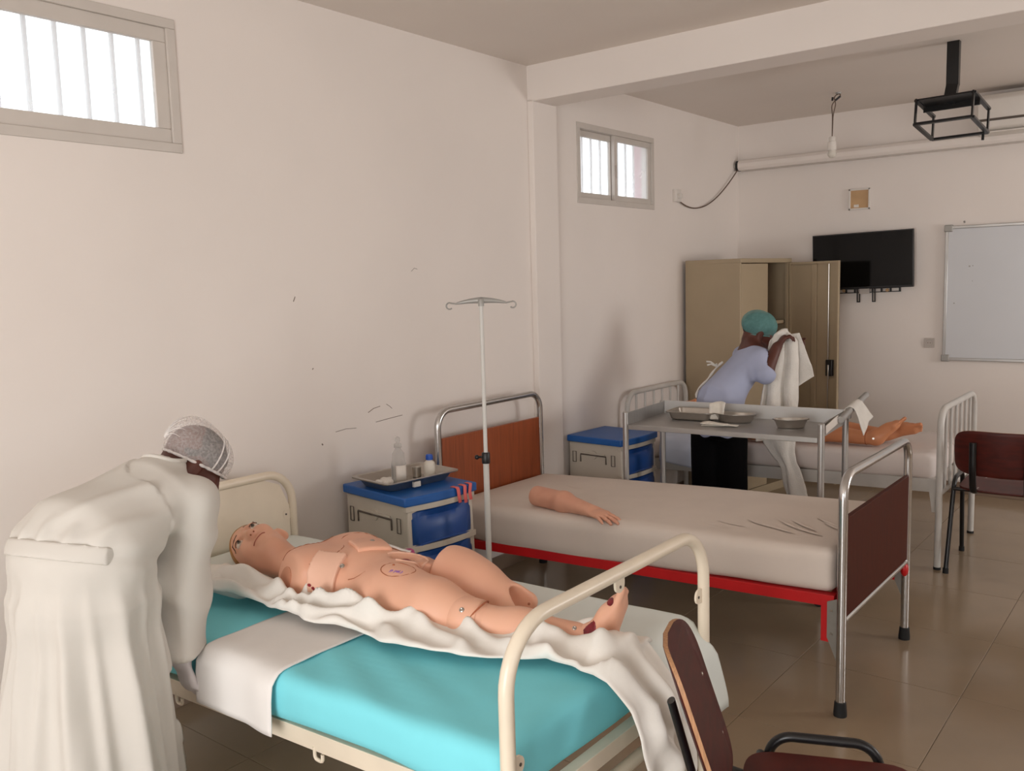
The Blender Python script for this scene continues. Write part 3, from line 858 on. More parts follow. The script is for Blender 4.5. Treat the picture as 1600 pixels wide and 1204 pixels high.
def lug(c, dy, dz, parent, nrm_ax=(1, 0, 0)):
    """rounded flat tab with a bolt hole, in the plane of the end frame"""
    x, y, z = c
    pts = []
    L = 0.036
    if dy:
        pts = [(x - 0.003, y, z - 0.02), (x - 0.003, y, z + 0.02)] + [(x - 0.003, y + dy * (L * 0.5 + 0.5 * L * math.cos(a)), z + 0.02 * math.sin(a)) for a in [math.pi / 2 - i * math.pi / 8 for i in range(9)]]
    else:
        pts = [(x - 0.003, y - 0.02, z), (x - 0.003, y + 0.02, z)] + [(x - 0.003, y + 0.02 * math.sin(a), z + dz * (L * 0.5 + 0.5 * L * math.cos(a))) for a in [math.pi / 2 - i * math.pi / 8 for i in range(9)]]
    o = MB().prism(pts, (0.006, 0, 0)).build('lug', M['cream_tube'], parent)
    MB().lathe((x + 0.0035, y + dy * 0.022, z + dz * 0.022), [(0.004, -0.001), (0.004, 0.001)], 8, axis=(1, 0, 0)).build('hole', M['groove'], o)
lug((FX1, NY1 + 0.014, 0.575), 1, 0, b1); lug((FX1, FY1 - 0.014, 0.685), -1, 0, b1)
lug((FX1, 1.74, 0.855), 0, -1, b1); lug((HX1, FY1 - 0.014, 0.665), -1, 0, b1)
def rail1(x): return 0.478 - zt(x, FX1, 0.045)
for y, s in ((NY1 + 0.03, 1), (FY1 - 0.03, -1)):
    r = MB()
    r.bar((HX1 + 0.02, y, rail1(HX1) - 0.024), (FX1 - 0.02, y, rail1(FX1) - 0.024), 0.006, 0.048)
    r.bar((HX1 + 0.02, y + s * 0.02, rail1(HX1) - 0.003), (FX1 - 0.02, y + s * 0.02, rail1(FX1) - 0.003), 0.040, 0.006)
    r.build('side_rail', M['cream_tube'], b1, bevel=0.001)
    for x in (-1.72, -2.35):
        z = rail1(x) - 0.048
        MB().tube(fillet([(x, y, z + 0.01), (x, y, z - 0.022), (x + 0.03, y, z - 0.022), (x + 0.03, y, z - 0.002)], 0.012), 0.005, 8).build('rail_hook', M['cream_tube'], b1, smooth=True)
for i in range(6):
    x = HX1 + 0.2 + i * 0.28
    MB().bar((x, NY1 + 0.03, rail1(x) - 0.012), (x, FY1 - 0.03, rail1(x) - 0.012), 0.05, 0.004).build('bed_slat', M['cream_tube'], b1)
for x, z in ((FX1 - 0.012, rail1(FX1) - 0.03), (HX1 + 0.012, rail1(HX1) - 0.03)):
    MB().bar((x, NY1 + 0.02, z), (x, FY1 - 0.02, z), 0.03, 0.04).build('end_rail', M['cream_tube'], b1, bevel=0.001)

mt1 = thing('mattress', 'mattress in a turquoise fitted sheet under the peach mannequin', 'mattress', (-1.95, 1.745, 0.47))
def m1z(x): return 0.603 - 0.030 * (FX1 - x)
V, F = mattress_mesh(HX1 + 0.03, FX1 - 0.022, NY1 + 0.006, FY1 - 0.004, 0.475, 0.603, 0.04, 0.030, FX1, 0.022, 0.005, 0.010, seed=6, puck=0.004)
f_pull = Field(77, 10.0, 3)
# pulled diagonal folds near the foot end
t_ = np.clip((V[:, 2] - 0.5) / 0.08, 0, 1)
ph = (V[:, 0] * 0.55 + V[:, 1] * 1.0) * 42 + 1.2 * f_pull(V)
V[:, 2] += 0.004 * t_ * np.sin(ph) * np.exp(-((V[:, 0] + 1.62) / 0.35) ** 2) * np.exp(-((V[:, 1] - 1.42) / 0.16) ** 2)
mesh_obj('fitted_sheet', V, F, M['teal_sheet'], mt1, smooth=True, angle=180)

def drape(name, label, cat, path_fn, nu, nv, m, thick, loc, fold=None, group=None):
    """cloth grid: path_fn(u, v) -> point, fold(P, u, v) -> displacement vector array"""
    U, Vv = np.meshgrid(np.linspace(0, 1, nu), np.linspace(0, 1, nv), indexing='ij')
    P = np.array([[path_fn(u, v) for v in np.linspace(0, 1, nv)] for u in np.linspace(0, 1, nu)])
    if fold is not None: P = P + fold(P, U, Vv)
    o = MB().grid(P).build(name, m, None, smooth=True, angle=180, solid=thick)
    return tag(o, label, cat, group)

def over_edge(y_list):
    """helper: arc-length walk along a polyline in (a, z)"""
    pts = [np.array(p, float) for p in y_list]
    L = [0]
    for a, b in zip(pts[:-1], pts[1:]): L.append(L[-1] + np.linalg.norm(b - a))
    L = np.array(L); A = np.array(pts)
    return lambda s: np.array([np.interp(s * L[-1], L, A[:, i]) for i in range(A.shape[1])])

# white draw sheet laid across the bed, hanging over the near side
prof = over_edge([(2.05, 0.006), (1.36, 0.006), (1.325, 0.002), (1.305, -0.022), (1.300, -0.06), (1.297, -0.145)])
fD = Field(31, 9, 4); fD2 = Field(32, 26, 2, aniso=(1, 0.3, 0.3))
def draw_path(u, v):
    y, dz = prof(v)
    hang = max(0.0, (1.31 - y)) / 0.02
    sk_ = 0.03 * (1.6 - y)
    x = -2.155 + u * 0.325 - sk_ * (1 - u) + 0.07 * u * max(0, y - 1.45)
    x += 0.006 * math.sin(9 * y + 2) * (1 if u in (0, 1) else 0)
    return np.array([x, y, m1z(x) + dz - (0.010 * u if dz < -0.1 else 0)])
def draw_fold(P, U, Vv):
    D = np.zeros_like(P); side = np.clip((1.335 - P[..., 1]) / 0.03, 0, 1)
    D[..., 2] += (1 - side) * (0.0030 * fD(P) + 0.004)
    D[..., 1] -= side * (0.004 + 0.004 * (1 + fD2(P)))
    return D
drape('draw_sheet', 'flat white draw sheet across the turquoise mattress beside the bent person', 'sheet', draw_path, 34, 60, M['white_sheet'], 0.003, None, draw_fold)

# pale sheet over the far half of the bed, hanging over the foot end
prof2 = over_edge([(-2.80, 0.004), (-1.135, 0.004), (-1.100, -0.004), (-1.083, -0.03), (-1.050, -0.075), (-1.044, -0.16), (-1.040, -0.235)])
fE = Field(41, 6, 4); fE2 = Field(42, 20, 2, aniso=(0.2, 1, 0.2))
def far_path(u, v):
    x, dz = prof2(v)
    hang = max(0, min(1, (-dz - 0.03) / 0.18))
    y0, y1 = 1.79, 2.172
    y = y0 + (y1 - y0) * u + hang * 0.05 * (u + 0.35)
    if x > -1.09: dz *= 0.80 + 0.35 * u + 0.04 * math.sin(11 * u)
    return np.array([x, y, m1z(x) + dz + 0.004])
def far_fold(P, U, Vv):
    D = np.zeros_like(P); hang = np.clip((P[..., 0] + 1.09) / 0.03, 0, 1)
    D[..., 2] += (1 - hang) * (0.0035 * fE(P) + 0.004)
    D[..., 0] += hang * (0.004 + 0.008 * (1 + fE2(P)))
    return D
drape('bed_sheet', 'pale white sheet over the far half of the mannequin bed, hanging off the foot end', 'sheet', far_path, 44, 90, M['pale_sheet'], 0.0025, None, far_fold)

# pillow under the mannequin's head
V, F = rounded_box(-2.81, -2.42, 1.62, 2.14, 0.552, 0.612, 0.03, 0.02, lambda V, N: 0.006 * Field(51, 9, 4)(V))
c = np.array([-2.615, 1.88, 0]); q = np.clip(1 - (np.abs(V - c)[:, 0] / 0.2) ** 2, 0, 1) * np.clip(1 - (np.abs(V - c)[:, 1] / 0.27) ** 2, 0, 1)
V[:, 2] = np.where(V[:, 2] > 0.58, V[:, 2] + 0.012 * q - 0.012, V[:, 2])
pl_o = mesh_obj('pillow', V, F, M['pale_sheet'], None, smooth=True, angle=180)
tag(pl_o, 'flat pale pillow under the head of the near mannequin', 'pillow')

# crumpled white cloth running along the near side of the mannequin and down the foot end
path = [(-2.84, 1.56, 0.604), (-2.66, 1.585, 0.605), (-2.48, 1.60, 0.612), (-2.33, 1.615, 0.602), (-2.18, 1.625, 0.604), (-2.0, 1.625, 0.605), (-1.82, 1.655, 0.606), (-1.62, 1.685, 0.609), (-1.42, 1.735, 0.612), (-1.28, 1.79, 0.614), (-1.17, 1.815, 0.614), (-1.105, 1.815, 0.612), (-1.045, 1.812, 0.56), (-1.018, 1.815, 0.50), (-1.008, 1.835, 0.42), (-1.005, 1.855, 0.34), (-1.005, 1.88, 0.27)]
pw_ = over_edge(path)
def halfw(u):
    return float(np.interp(u, [0, 0.08, 0.2, 0.3, 0.4, 0.5, 0.62, 0.72, 0.79, 0.85, 0.93, 1.0], [0.10, 0.11, 0.085, 0.08, 0.088, 0.098, 0.095, 0.11, 0.125, 0.12, 0.11, 0.06]))
fC = Field(61, 11, 3, 0.6); fC2 = Field(62, 26, 3, 0.6); fC3 = Field(63, 6, 3)
def cl_path(u, v):
    p = pw_(u)
    t = nrm(pw_(min(1, u + 0.01)) - pw_(max(0, u - 0.01)))
    flat = abs(t[2]) < 0.5
    s = nrm(np.array([t[1], -t[0], 0])) if flat else nrm(np.array([0.1, -1, 0]))
    wv = halfw(u) * (1 + 0.22 * math.sin(23 * u) * (v - 0.5))
    return p + s * (v - 0.5) * 2 * wv
def tri(ph, p=1.4):
    return (0.5 - 0.5 * np.cos(2 * np.pi * ph)) ** (p * 1.05)
def cl_fold(P, U, Vv):
    D = np.zeros_like(P)
    vert = np.clip((P[..., 0] + 1.09) / 0.05, 0, 1)
    edge = np.clip(np.sin(np.pi * np.clip(Vv, 0, 1)), 0, 1) ** 0.5
    r1 = tri(2.1 * Vv + 0.45 * np.sin(11 * U + 1) + 0.55 * fC(P))
    r2 = tri(17 * U + 1.4 * Vv + 0.7 * fC(P + 2.0), 1.6)
    r3 = tri(9 * U - 2.2 * Vv + 0.8 * fC3(P), 1.3)
    hgt = 0.006 + 0.036 * r1 + 0.024 * r2 * (0.4 + 0.6 * r3) + 0.018 * r3 + 0.005 * fC2(P)
    hgt = hgt + 0.010 * np.clip(1 - Vv * 1.5, 0, 1) * np.clip(1.2 - U * 1.3, 0, 1)
    D[..., 2] += (1 - vert) * np.maximum(hgt, 0.003) * (0.12 + 0.88 * edge) * (0.35 + 0.65 * np.clip(Vv * 2.2 + np.clip((P[..., 0] + 1.35) / 0.15, 0, 1), 0, 1)) + (1 - vert) * 0.006
    D[..., 0] += vert * (0.022 + 0.055 * (tri(2.6 * Vv + 0.6 * np.sin(9 * U) + 0.4 * fC(P)) * 0.7 + 0.3 * r3) * edge)
    D[..., 1] += 0.020 * fC3(P) * (1 - 0.3 * vert) + 0.010 * fC2(P) * np.abs(2 * Vv - 1) ** 3
    D[..., 2] += vert * 0.03 * np.sin(Vv * 9 + 1) * np.clip((U - 0.85) / 0.15, 0, 1)
    return D
drape('crumpled_cloth', 'crumpled white cloth bunched along the mannequin and trailing off the bed foot', 'cloth', cl_path, 220, 44, M['cream_cloth'], 0.003, None, cl_fold)

# ================================================================== BED 3 (grey-white, barred ends)
b3 = thing('hospital_bed', 'grey-white hospital bed with vertical bars at both ends, against the end wall', 'bed', (-1.07, 5.31, 0))
FX3, HX3, NY3, FY3 = -1.075, -2.94, 4.91, 5.72
inv_u(FX3, NY3, FY3, 0.012, 0.845, 0.017, 0.10).build('footboard_tube', M['grey_tube'], b3, smooth=True)
inv_u(HX3, NY3, FY3, 0.012, 0.825, 0.017, 0.10).build('headboard_tube', M['grey_tube'], b3, smooth=True)
for x, zz in ((FX3, 0.845), (HX3, 0.825)):
    for y in (NY3, FY3):
        MB().lathe((x, y, 0), [(0.019, 0), (0.019, 0.014)], 12).build('rubber_foot', M['rubber'], b3, smooth=True)
    for i in range(6):
        y = NY3 + (FY3 - NY3) * (i + 1) / 7
        MB().tube([(x, y, 0.40), (x, y, zz - 0.002)], 0.008, 8).build('end_bar', M['grey_tube'], b3, smooth=True)
    MB().tube([(x, NY3, 0.40), (x, FY3, 0.40)], 0.012, 10).build('cross_tube', M['grey_tube'], b3, smooth=True)
def rail3(x): return 0.475 - 0.03 * (FX3 - x)
for y, s in ((NY3 + 0.02, 1), (FY3 - 0.02, -1)):
    r = MB()
    r.bar((HX3 + 0.02, y, rail3(HX3) - 0.035), (FX3 - 0.02, y, rail3(FX3) - 0.035), 0.006, 0.07)
    r.bar((HX3 + 0.02, y + s * 0.02, rail3(HX3) - 0.003), (FX3 - 0.02, y + s * 0.02, rail3(FX3) - 0.003), 0.040, 0.006)
    r.build('side_rail', M['grey_tube'], b3, bevel=0.001)
    MB().prism([(FX3 - 0.06, y - 0.01, 0.47), (FX3 - 0.02, y - 0.01, 0.47), (FX3 - 0.018, y - 0.01, 0.30), (FX3 - 0.035, y - 0.01, 0.30)], (0, 0.004, 0)).build('gusset_plate', M['grey_tube'], b3)
for i in range(6):
    x = HX3 + 0.2 + i * 0.28
    MB().bar((x, NY3 + 0.02, rail3(x) - 0.012), (x, FY3 - 0.02, rail3(x) - 0.012), 0.05, 0.004).build('bed_slat', M['grey_tube'], b3)
mt3 = thing('mattress', 'mattress in a washed white sheet on the barred bed by the end wall', 'mattress', (-2.0, 5.31, 0.48))
V, F = mattress_mesh(HX3 + 0.025, FX3 - 0.025, NY3 + 0.002, FY3 - 0.002, 0.478, 0.605, 0.04, 0.03, FX3, 0.03, 0.004, 0.012, seed=16, puck=0.003)
mesh_obj('fitted_sheet', V, F, M['pinkwhite_sheet'], mt3, smooth=True, angle=180)
def m3z(x): return 0.605 - 0.03 * (FX3 - x)
# blue-white cloth over the head end, hanging on the near side
prof3 = over_edge([(5.45, 0.012), (4.96, 0.012), (4.92, -0.004), (4.895, -0.05), (4.888, -0.17)])
fG = Field(71, 9, 4, 0.6)
def bl_path(u, v):
    y, dz = prof3(v); x = -2.72 + 0.46 * u + 0.03 * v
    if dz < -0.06: dz *= 0.8 + 0.35 * u
    return np.array([x, y, m3z(x) + dz])
def bl_fold(P, U, Vv):
    D = np.zeros_like(P); side = np.clip((4.95 - P[..., 1]) / 0.04, 0, 1)
    D[..., 2] += (1 - side) * (0.012 + 0.014 * fG(P)); D[..., 1] -= side * (0.012 + 0.014 * (1 + fG(P)))
    return D
drape('blanket', 'pale blue crumpled cloth hanging over the near side of the barred bed', 'cloth', bl_path, 40, 50, M['blue_cloth'], 0.004, None, bl_fold)

# ================================================================== BEDSIDE CABINETS
def bedside(name, label, loc, rz, ztop, W=0.375, D=0.455):
    """origin: front-near corner at floor; local +x = depth direction towards the wall is -x, width along +y"""
    root = thing(name, label, 'cabinet', loc, rz)
    Mx = world_mat(root)
    def mk(nm, mb, m, par, **k):
        mb.v = [tuple(Mx @ Vector(p)) for p in mb.v]
        return mb.build(nm, m, par, **k)
    h = ztop - 0.038
    body = MB()
    # tapering body: slightly wider at the bottom front
    body.add([(-D, 0.008, 0.06), (-0.018, 0.0, 0.06), (-0.018, W, 0.06), (-D, W - 0.008, 0.06), (-D, 0.008, h), (-0.03, 0.012, h), (-0.03, W - 0.012, h), (-D, W - 0.008, h)],
             [(3, 2, 1, 0), (4, 5, 6, 7), (0, 1, 5, 4), (1, 2, 6, 5), (2, 3, 7, 6), (3, 0, 4, 7)])
    bo = mk('body', body, M['cab_grey'], root, bevel=0.006)
    # lid with rounded front
    pts = [(-D - 0.005, -0.010, h), (-0.012, -0.010, h)]
    pts = [(-D - 0.005, -0.008), (-0.02, -0.010)] + [(-0.02 + 0.018 * math.sin(math.pi * t), -0.010 + (W + 0.02) * t) for t in [i / 10 for i in range(1, 10)]] + [(-0.02, W + 0.010), (-D - 0.005, W + 0.008)]
    mk('lid', MB().prism([(x, y, h) for x, y in pts], (0, 0, 0.038)), M['cab_blue'], root, bevel=0.006)
    # drawers, bowed fronts
    zs = [(0.075, 0.24), (0.262, h - 0.195), (h - 0.170, h - 0.024)]
    for (a, b) in zs:
        rings = []
        n = 10
        def xf(t, z):  # bow
            return -0.022 + 0.022 * math.sin(math.pi * t) - 0.012 * (z - 0.06) / (h - 0.06)
        P = []
        zz = [a, a + 0.006, a + 0.3 * (b - a), b - 0.045, b - 0.03, b - 0.008, b]
        off = [-0.006, 0.004, 0.006, 0.006, -0.008, 0.003, -0.006]
        for z, o in zip(zz, off):
            P.append([(xf(t, z) + (o if 0.12 < t < 0.88 or o > 0 else 0.003 if abs(o + 0.008) < 1e-6 else o), 0.028 + (W - 0.056) * t, z) for t in [i / n for i in range(n + 1)]])
        dr = mk('drawer', MB().grid(P), M['cab_blue_d'], root, smooth=True, angle=50, solid=0.01, offset=-1)
        mk('drawer_pull', MB().prism([(xf(t, a + 0.004) + 0.004, 0.03 + (W - 0.06) * t, a - 0.001 + 0.016 * (1 - (2 * t - 1) ** 2)) for t in [i / 8 for i in range(9)]], (0.006, 0, -0.006)), M['cab_blue_d'], dr)
    # bowed grey bands between drawers
    for z0_, z1_ in ((0.24, 0.262), (h - 0.195, h - 0.170), (h - 0.024, h)):
        pp = [(-0.05, 0.0)] + [(-0.016 + 0.022 * math.sin(math.pi * t) - 0.012 * (z0_ - 0.06) / (h - 0.06), W * t) for t in [i / 10 for i in range(11)]] + [(-0.05, W)]
        mk('drawer_band', MB().prism([(x, y, z0_) for x, y in pp], (0, 0, z1_ - z0_)), M['cab_grey'], root, bevel=0.002)
    # side flap: folded table handle moulded into the side
    def yside(x): return 0.010 + 0.0
    g = MB()
    zc = h - 0.070
    g.tube([(-D + 0.085, 0.0055, zc - 0.045), (-D + 0.085, 0.0055, zc), (-0.135, 0.0055, zc), (-0.135, 0.0055, zc - 0.045)], 0.004, 6)
    mk('handle_groove', g, M['groove'], root)
    mk('flap_handle', MB().bb(-D + 0.093, -0.143, 0.003, 0.010, zc + 0.004, zc + 0.014), M['cab_grey'], root, bevel=0.002)
    for x in (-D + 0.04, -0.085):
        fr = MB().tube([(x - 0.012, 0.0055, zc - 0.05), (x - 0.012, 0.0055, zc + 0.012), (x + 0.012, 0.0055, zc + 0.012), (x + 0.012, 0.0055, zc - 0.05), (x - 0.012, 0.0055, zc - 0.05)], 0.0022, 6)
        mk('clip_slot', fr, M['groove'], root)
    mk('finger_recess', MB().lathe((-(D + 0.05) / 2, 0.008, zc + 0.002), [(0.026, -0.004), (0.024, 0.003)], 20, axis=(0, -1, 0)), M['cab_grey'], root, smooth=True)
    for x in (-0.34, -0.27, -0.20):
        mk('screw_plug', MB().lathe((x, 0.006, 0.30), [(0.008, -0.002), (0.006, 0.004)], 10, axis=(0, -1, 0)), M['cab_grey'], root)
    for x in (-D + 0.04, -0.07):
        for y in (0.05, W - 0.05):
            cst = mk('caster', MB().lathe((x, y - 0.01, 0.026), [(0.026, 0), (0.026, 0.02)], 16, axis=(0, 1, 0)), M['rubber'], root, smooth=True)
            mk('caster_stem', MB().bb(x - 0.012, x + 0.012, y - 0.016, y + 0.016, 0.03, 0.065), M['grey_plastic'], cst)
    return root
cab1 = bedside('bedside_cabinet', 'grey bedside cabinet with blue lid and drawers, carrying the steel tray', (-2.497, 2.476, 0), rad(-7), 0.702)
cab2 = bedside('bedside_cabinet', 'grey bedside cabinet with bare blue lid behind the trolley legs', (-2.572, 4.262, 0), rad(-3), 0.652, W=0.37, D=0.40)

# ================================================================== things on cabinet 1
def tray(name, label, cat, c, sx, sy, h, rz, m, flare=0.025, lip=0.012, group=None, th=0.002):
    root = thing(name, label, cat, c, rz, group)
    Mx = world_mat(root)
    def ring(hx, hy, z, r=0.03):
        pts = []
        for cx, cy, a0 in ((hx - r, hy - r, 0), (-hx + r, hy - r, 90), (-hx + r, -hy + r, 180), (hx - r, -hy + r, 270)):
            for i in range(6):
                a = rad(a0 + i * 18); pts.append((cx + r * math.cos(a), cy + r * math.sin(a), z))
        return pts
    hx, hy = sx / 2, sy / 2
    rings = [ring(hx - flare - 0.006, hy - flare - 0.006, 0.0), ring(hx - flare, hy - flare, 0.005), ring(hx - 0.004, hy - 0.004, h - 0.003), ring(hx, hy, h), ring(hx + lip, hy + lip, h), ring(hx + lip, hy + lip, h - 0.004)]
    mb = MB().loft([[Mx @ Vector(p) for p in r] for r in rings], cap=False)
    mb.f.append(tuple(range(23, -1, -1)))
    mb.build('tray_body', m, root, smooth=True, angle=35, solid=th, offset=1)
    return root, Mx
tr1, Mx1 = tray('instrument_tray', 'rectangular stainless steel tray on the blue cabinet lid', 'tray', (-2.725, 2.685, 0.703), 0.25, 0.37, 0.042, rad(-7), M['steel'])
MB().bar(Mx1 @ Vector((0.128, -0.06, 0.020)), Mx1 @ Vector((0.128, -0.025, 0.020)), 0.012, 0.022).build('label_sticker', M['milky'], tr1)

TZ = 0.706
def bottle_clear():
    c = (-2.735, 2.655, TZ)
    root = thing('spray_bottle', 'clear plastic bottle with a clear cone top and white label in the steel tray', 'bottle', c)
    MB().lathe(c, [(0.030, 0.001), (0.032, 0.006), (0.032, 0.085), (0.030, 0.095), (0.027, 0.105), (0.026, 0.13), (0.018, 0.142), (0.012, 0.15), (0.012, 0.156)], 24).build('bottle_body', M['clear_plastic'], root, smooth=True, angle=50)
    MB().lathe(c, [(0.0285, 0.004), (0.029, 0.080)], 24).build('liquid', M['glass'], root, smooth=True, angle=50)
    # label wraps a third of the bottle
    P = [[(c[0] + 0.0328 * math.cos(a), c[1] + 0.0328 * math.sin(a), c[2] + z) for a in [rad(-65 + i * 10) for i in range(11)]] for z in (0.010, 0.082)]
    MB().grid(P).build('label', M['white_plastic'], root, smooth=True, solid=0.0006)
    MB().lathe(c, [(0.013, 0.154), (0.017, 0.158), (0.016, 0.170), (0.008, 0.178), (0.012, 0.186), (0.010, 0.197), (0.003, 0.203)], 18).build('stopper', M['clear_plastic'], root, smooth=True, angle=60)
bottle_clear()
def bottle_blue():
    c = (-2.69, 2.80, TZ)
    root = thing('bottle', 'small milky bottle with a bright blue cap in the steel tray', 'bottle', c)
    MB().lathe(c, [(0.023, 0.0), (0.025, 0.004), (0.025, 0.062), (0.022, 0.072), (0.012, 0.080), (0.011, 0.090)], 22).build('bottle_body', M['milky'], root, smooth=True, angle=50)
    cp = MB().lathe(c, [(0.0145, 0.082), (0.0145, 0.102), (0.0125, 0.106)], 20).build('cap', M['cap_blue'], root, smooth=True, angle=40)
    for k in range(12):
        a = k * math.pi / 6
        MB().bb(c[0] + 0.0145 * math.cos(a) - 0.001, c[0] + 0.0145 * math.cos(a) + 0.001, c[1] + 0.0145 * math.sin(a) - 0.001, c[1] + 0.0145 * math.sin(a) + 0.001, c[2] + 0.083, c[2] + 0.100).build('rib', M['cap_blue'], cp)
bottle_blue()
mb = MB().lathe((-2.755, 2.785, TZ), [(0.018, 0.0), (0.020, 0.002), (0.020, 0.044), (0.022, 0.046), (0.0205, 0.045), (0.0185, 0.042), (0.0185, 0.004), (0.001, 0.003)], 22)
tag(mb.build('metal_cup', M['steel'], None, smooth=True, angle=35), 'small stainless steel cup between the two bottles in the tray', 'cup')
s = SDF(); random.seed(3)
for i in range(16):
    s.ell((-2.765 + random.uniform(-0.035, 0.035), 2.60 + random.uniform(-0.03, 0.045), TZ + 0.008 + random.uniform(0, 0.008)), (0.016, 0.014, 0.011), k=0.006)
tag(sdf_obj('cotton_wool', s, 0.004, M['cotton'], None, 1, lambda V, N: 0.0015 * Field(5, 160, 2)(V)), 'torn white cotton wool in the near corner of the steel tray', 'cotton')

# three coral rubber straps hanging over the lid edge
MxC = world_mat(cab1)
labs = ['coral rubber strap over the lid edge, first of three from the left', 'coral rubber strap over the lid edge, middle one of three', 'coral rubber strap over the lid edge, last of three from the left']
for i, (yy, ln, tw) in enumerate(((0.252, 0.066, 0.008), (0.300, 0.072, -0.002), (0.340, 0.064, -0.010))):
    xe = -0.02 + 0.018 * math.sin(math.pi * (yy + 0.01) / 0.395)
    pts = [(xe - 0.030, 0.7045), (xe - 0.004, 0.705), (xe + 0.004, 0.7035), (xe + 0.006, 0.697), (xe + 0.006, 0.67), (xe + 0.007 + 0.006 * i, 0.704 - ln)]
    P = []
    for j, (x, z) in enumerate(pts):
        k = j / (len(pts) - 1)
        P.append([MxC @ Vector((x + 0.002, yy + tw * k * k * 1.6 + q * 0.0085, z)) for q in (-1, -0.4, 0.4, 1)])
    tag(MB().grid(P).build('rubber_strap', M['coral'], None, smooth=True, solid=0.002, offset=0), labs[i], 'strap', 'coral straps on the cabinet lid')

# ================================================================== IV STAND
iv = thing('drip_stand', 'white drip stand with grey two-hook top beside the chrome bed', 'drip stand', (-2.325, 2.755, 0))
ix, iy = -2.325, 2.755
MB().lathe((ix, iy, 0.05), [(0.0125, 0), (0.0125, 0.80)], 14).build('lower_tube', M['iv_paint'], iv, smooth=True, angle=40)
MB().lathe((ix, iy, 0.80), [(0.0085, 0), (0.0085, 0.685)], 14).build('upper_tube', M['iv_paint'], iv, smooth=True, angle=40)
MB().lathe((ix, iy, 0.818), [(0.016, 0), (0.017, 0.004), (0.017, 0.042), (0.014, 0.046)], 16).build('clamp_collar', M['plastic_black'], iv, smooth=True, angle=40)
k_ = MB().tube([(ix, iy, 0.845), (ix - 0.022, iy - 0.022, 0.845)], 0.005, 8); k_.ball((ix - 0.026, iy - 0.026, 0.845), 0.010, 10, 6)
k_.build('clamp_knob', M['plastic_black'], iv, smooth=True)
hd = MB().lathe((ix, iy, 1.462), [(0.012, 0), (0.012, 0.025), (0.009, 0.03)], 14)
hd.build('hub', M['iv_grey'], iv, smooth=True, angle=40)
dv = Vector((0.79, 0.61, 0))   # hooks spread along the picture plane's horizontal of the place
for sgn in (-1, 1):
    a = Vector((ix, iy, 1.486)); d = dv * sgn
    pl_ = []
    for t in [i / 8 for i in range(9)]:
        wv = 0.010 * (1 - t) ** 0.7 + 0.003
        pl_.append([a + d * 0.105 * t + Vector((0, 0, -0.012 * t * t - wv)), a + d * 0.105 * t + Vector((0, 0, -0.012 * t * t + wv))])
    MB().grid(pl_).build('hook_arm', M['iv_grey'], iv, smooth=True, solid=0.004)
    hk = [a + d * 0.10 + Vector((0, 0, -0.012)), a + d * 0.115 + Vector((0, 0, -0.016))]
    for i in range(9):
        an = rad(120 - i * 32)
        hk.append(a + d * (0.128 + 0.013 * math.cos(an)) + Vector((0, 0, -0.020 + 0.013 * math.sin(an))))
    MB().tube([a + d * 0.098 + Vector((0, 0, -0.012))] + hk[2:], 0.0032, 8).build('hook', M['iv_grey'], iv, smooth=True)
for i in range(4):
    an = rad(35 + 90 * i); e = Vector((ix + 0.17 * math.cos(an), iy + 0.17 * math.sin(an), 0.055))
    MB().bar((ix, iy, 0.065), e, 0.022, 0.02).build('base_leg', M['iv_paint'], iv, bevel=0.003)
    MB().lathe((e.x, e.y - 0.008, 0.024), [(0.024, 0), (0.024, 0.016)], 14, axis=(0, 1, 0)).build('caster', M['rubber'], iv, smooth=True)

# ================================================================== TROLLEY
tq = rad(5.0)
tr = thing('trolley', 'aluminium instrument trolley with raised edges beyond the chrome bed', 'trolley', (-2.385, 3.965, 0), tq)
MT = world_mat(tr)
TL, TW, TZs = 0.995, 0.475, 0.80
def tp(x, y, z): return MT @ Vector((x, y, z))
def mkT(nm, mb, m, par=None, **k):
    mb.v = [tuple(MT @ Vector(p)) for p in mb.v]; return mb.build(nm, m, par or tr, **k)
mkT('shelf', MB().bb(0.008, TL - 0.008, 0.012, TW - 0.004, TZs - 0.003, TZs), M['alu_sheet'])
mkT('front_edge', MB().bb(0.016, TL - 0.016, -0.006, 0.012, TZs - 0.022, TZs + 0.003), M['alu_tube'], bevel=0.002)
mkT('back_guard', MB().bb(0.0, TL, TW - 0.004, TW + 0.0, TZs - 0.003, TZs + 0.072), M['alu_guard'], bevel=0.001)
mkT('side_guard', MB().bb(0.004, 0.008, 0.0, TW, TZs - 0.003, TZs + 0.065), M['alu_sheet'], bevel=0.001)
mkT('side_guard', MB().bb(TL - 0.008, TL - 0.004, 0.0, TW, TZs - 0.003, TZs + 0.065), M['alu_sheet'], bevel=0.001)
for x in (0, TL):
    for y in (0, TW):
        lg = mkT('leg', MB().lathe((x, y, 0.075), [(0.0155, 0), (0.0155, TZs - 0.075 + 0.066), (0.012, TZs - 0.075 + 0.070)], 14), M['alu_tube'], smooth=True, angle=40)
        mkT('caster', MB().lathe((x, y - 0.011, 0.034), [(0.034, 0), (0.034, 0.022)], 16, axis=(0, 1, 0)), M['rubber'], lg, smooth=True, angle=40)
        mkT('caster_fork', MB().bb(x - 0.016, x + 0.016, y - 0.016, y + 0.016, 0.06, 0.08), M['zinc'], lg, bevel=0.003)
mkT('lower_shelf', MB().bb(0.012, TL - 0.012, 0.012, TW - 0.012, 0.215, 0.222), M['alu_sheet'])
for y in (0.0, TW):
    mkT('lower_rail', MB().tube([(0.0, y, 0.218), (TL, y, 0.218)], 0.008, 10), M['alu_tube'], smooth=True)
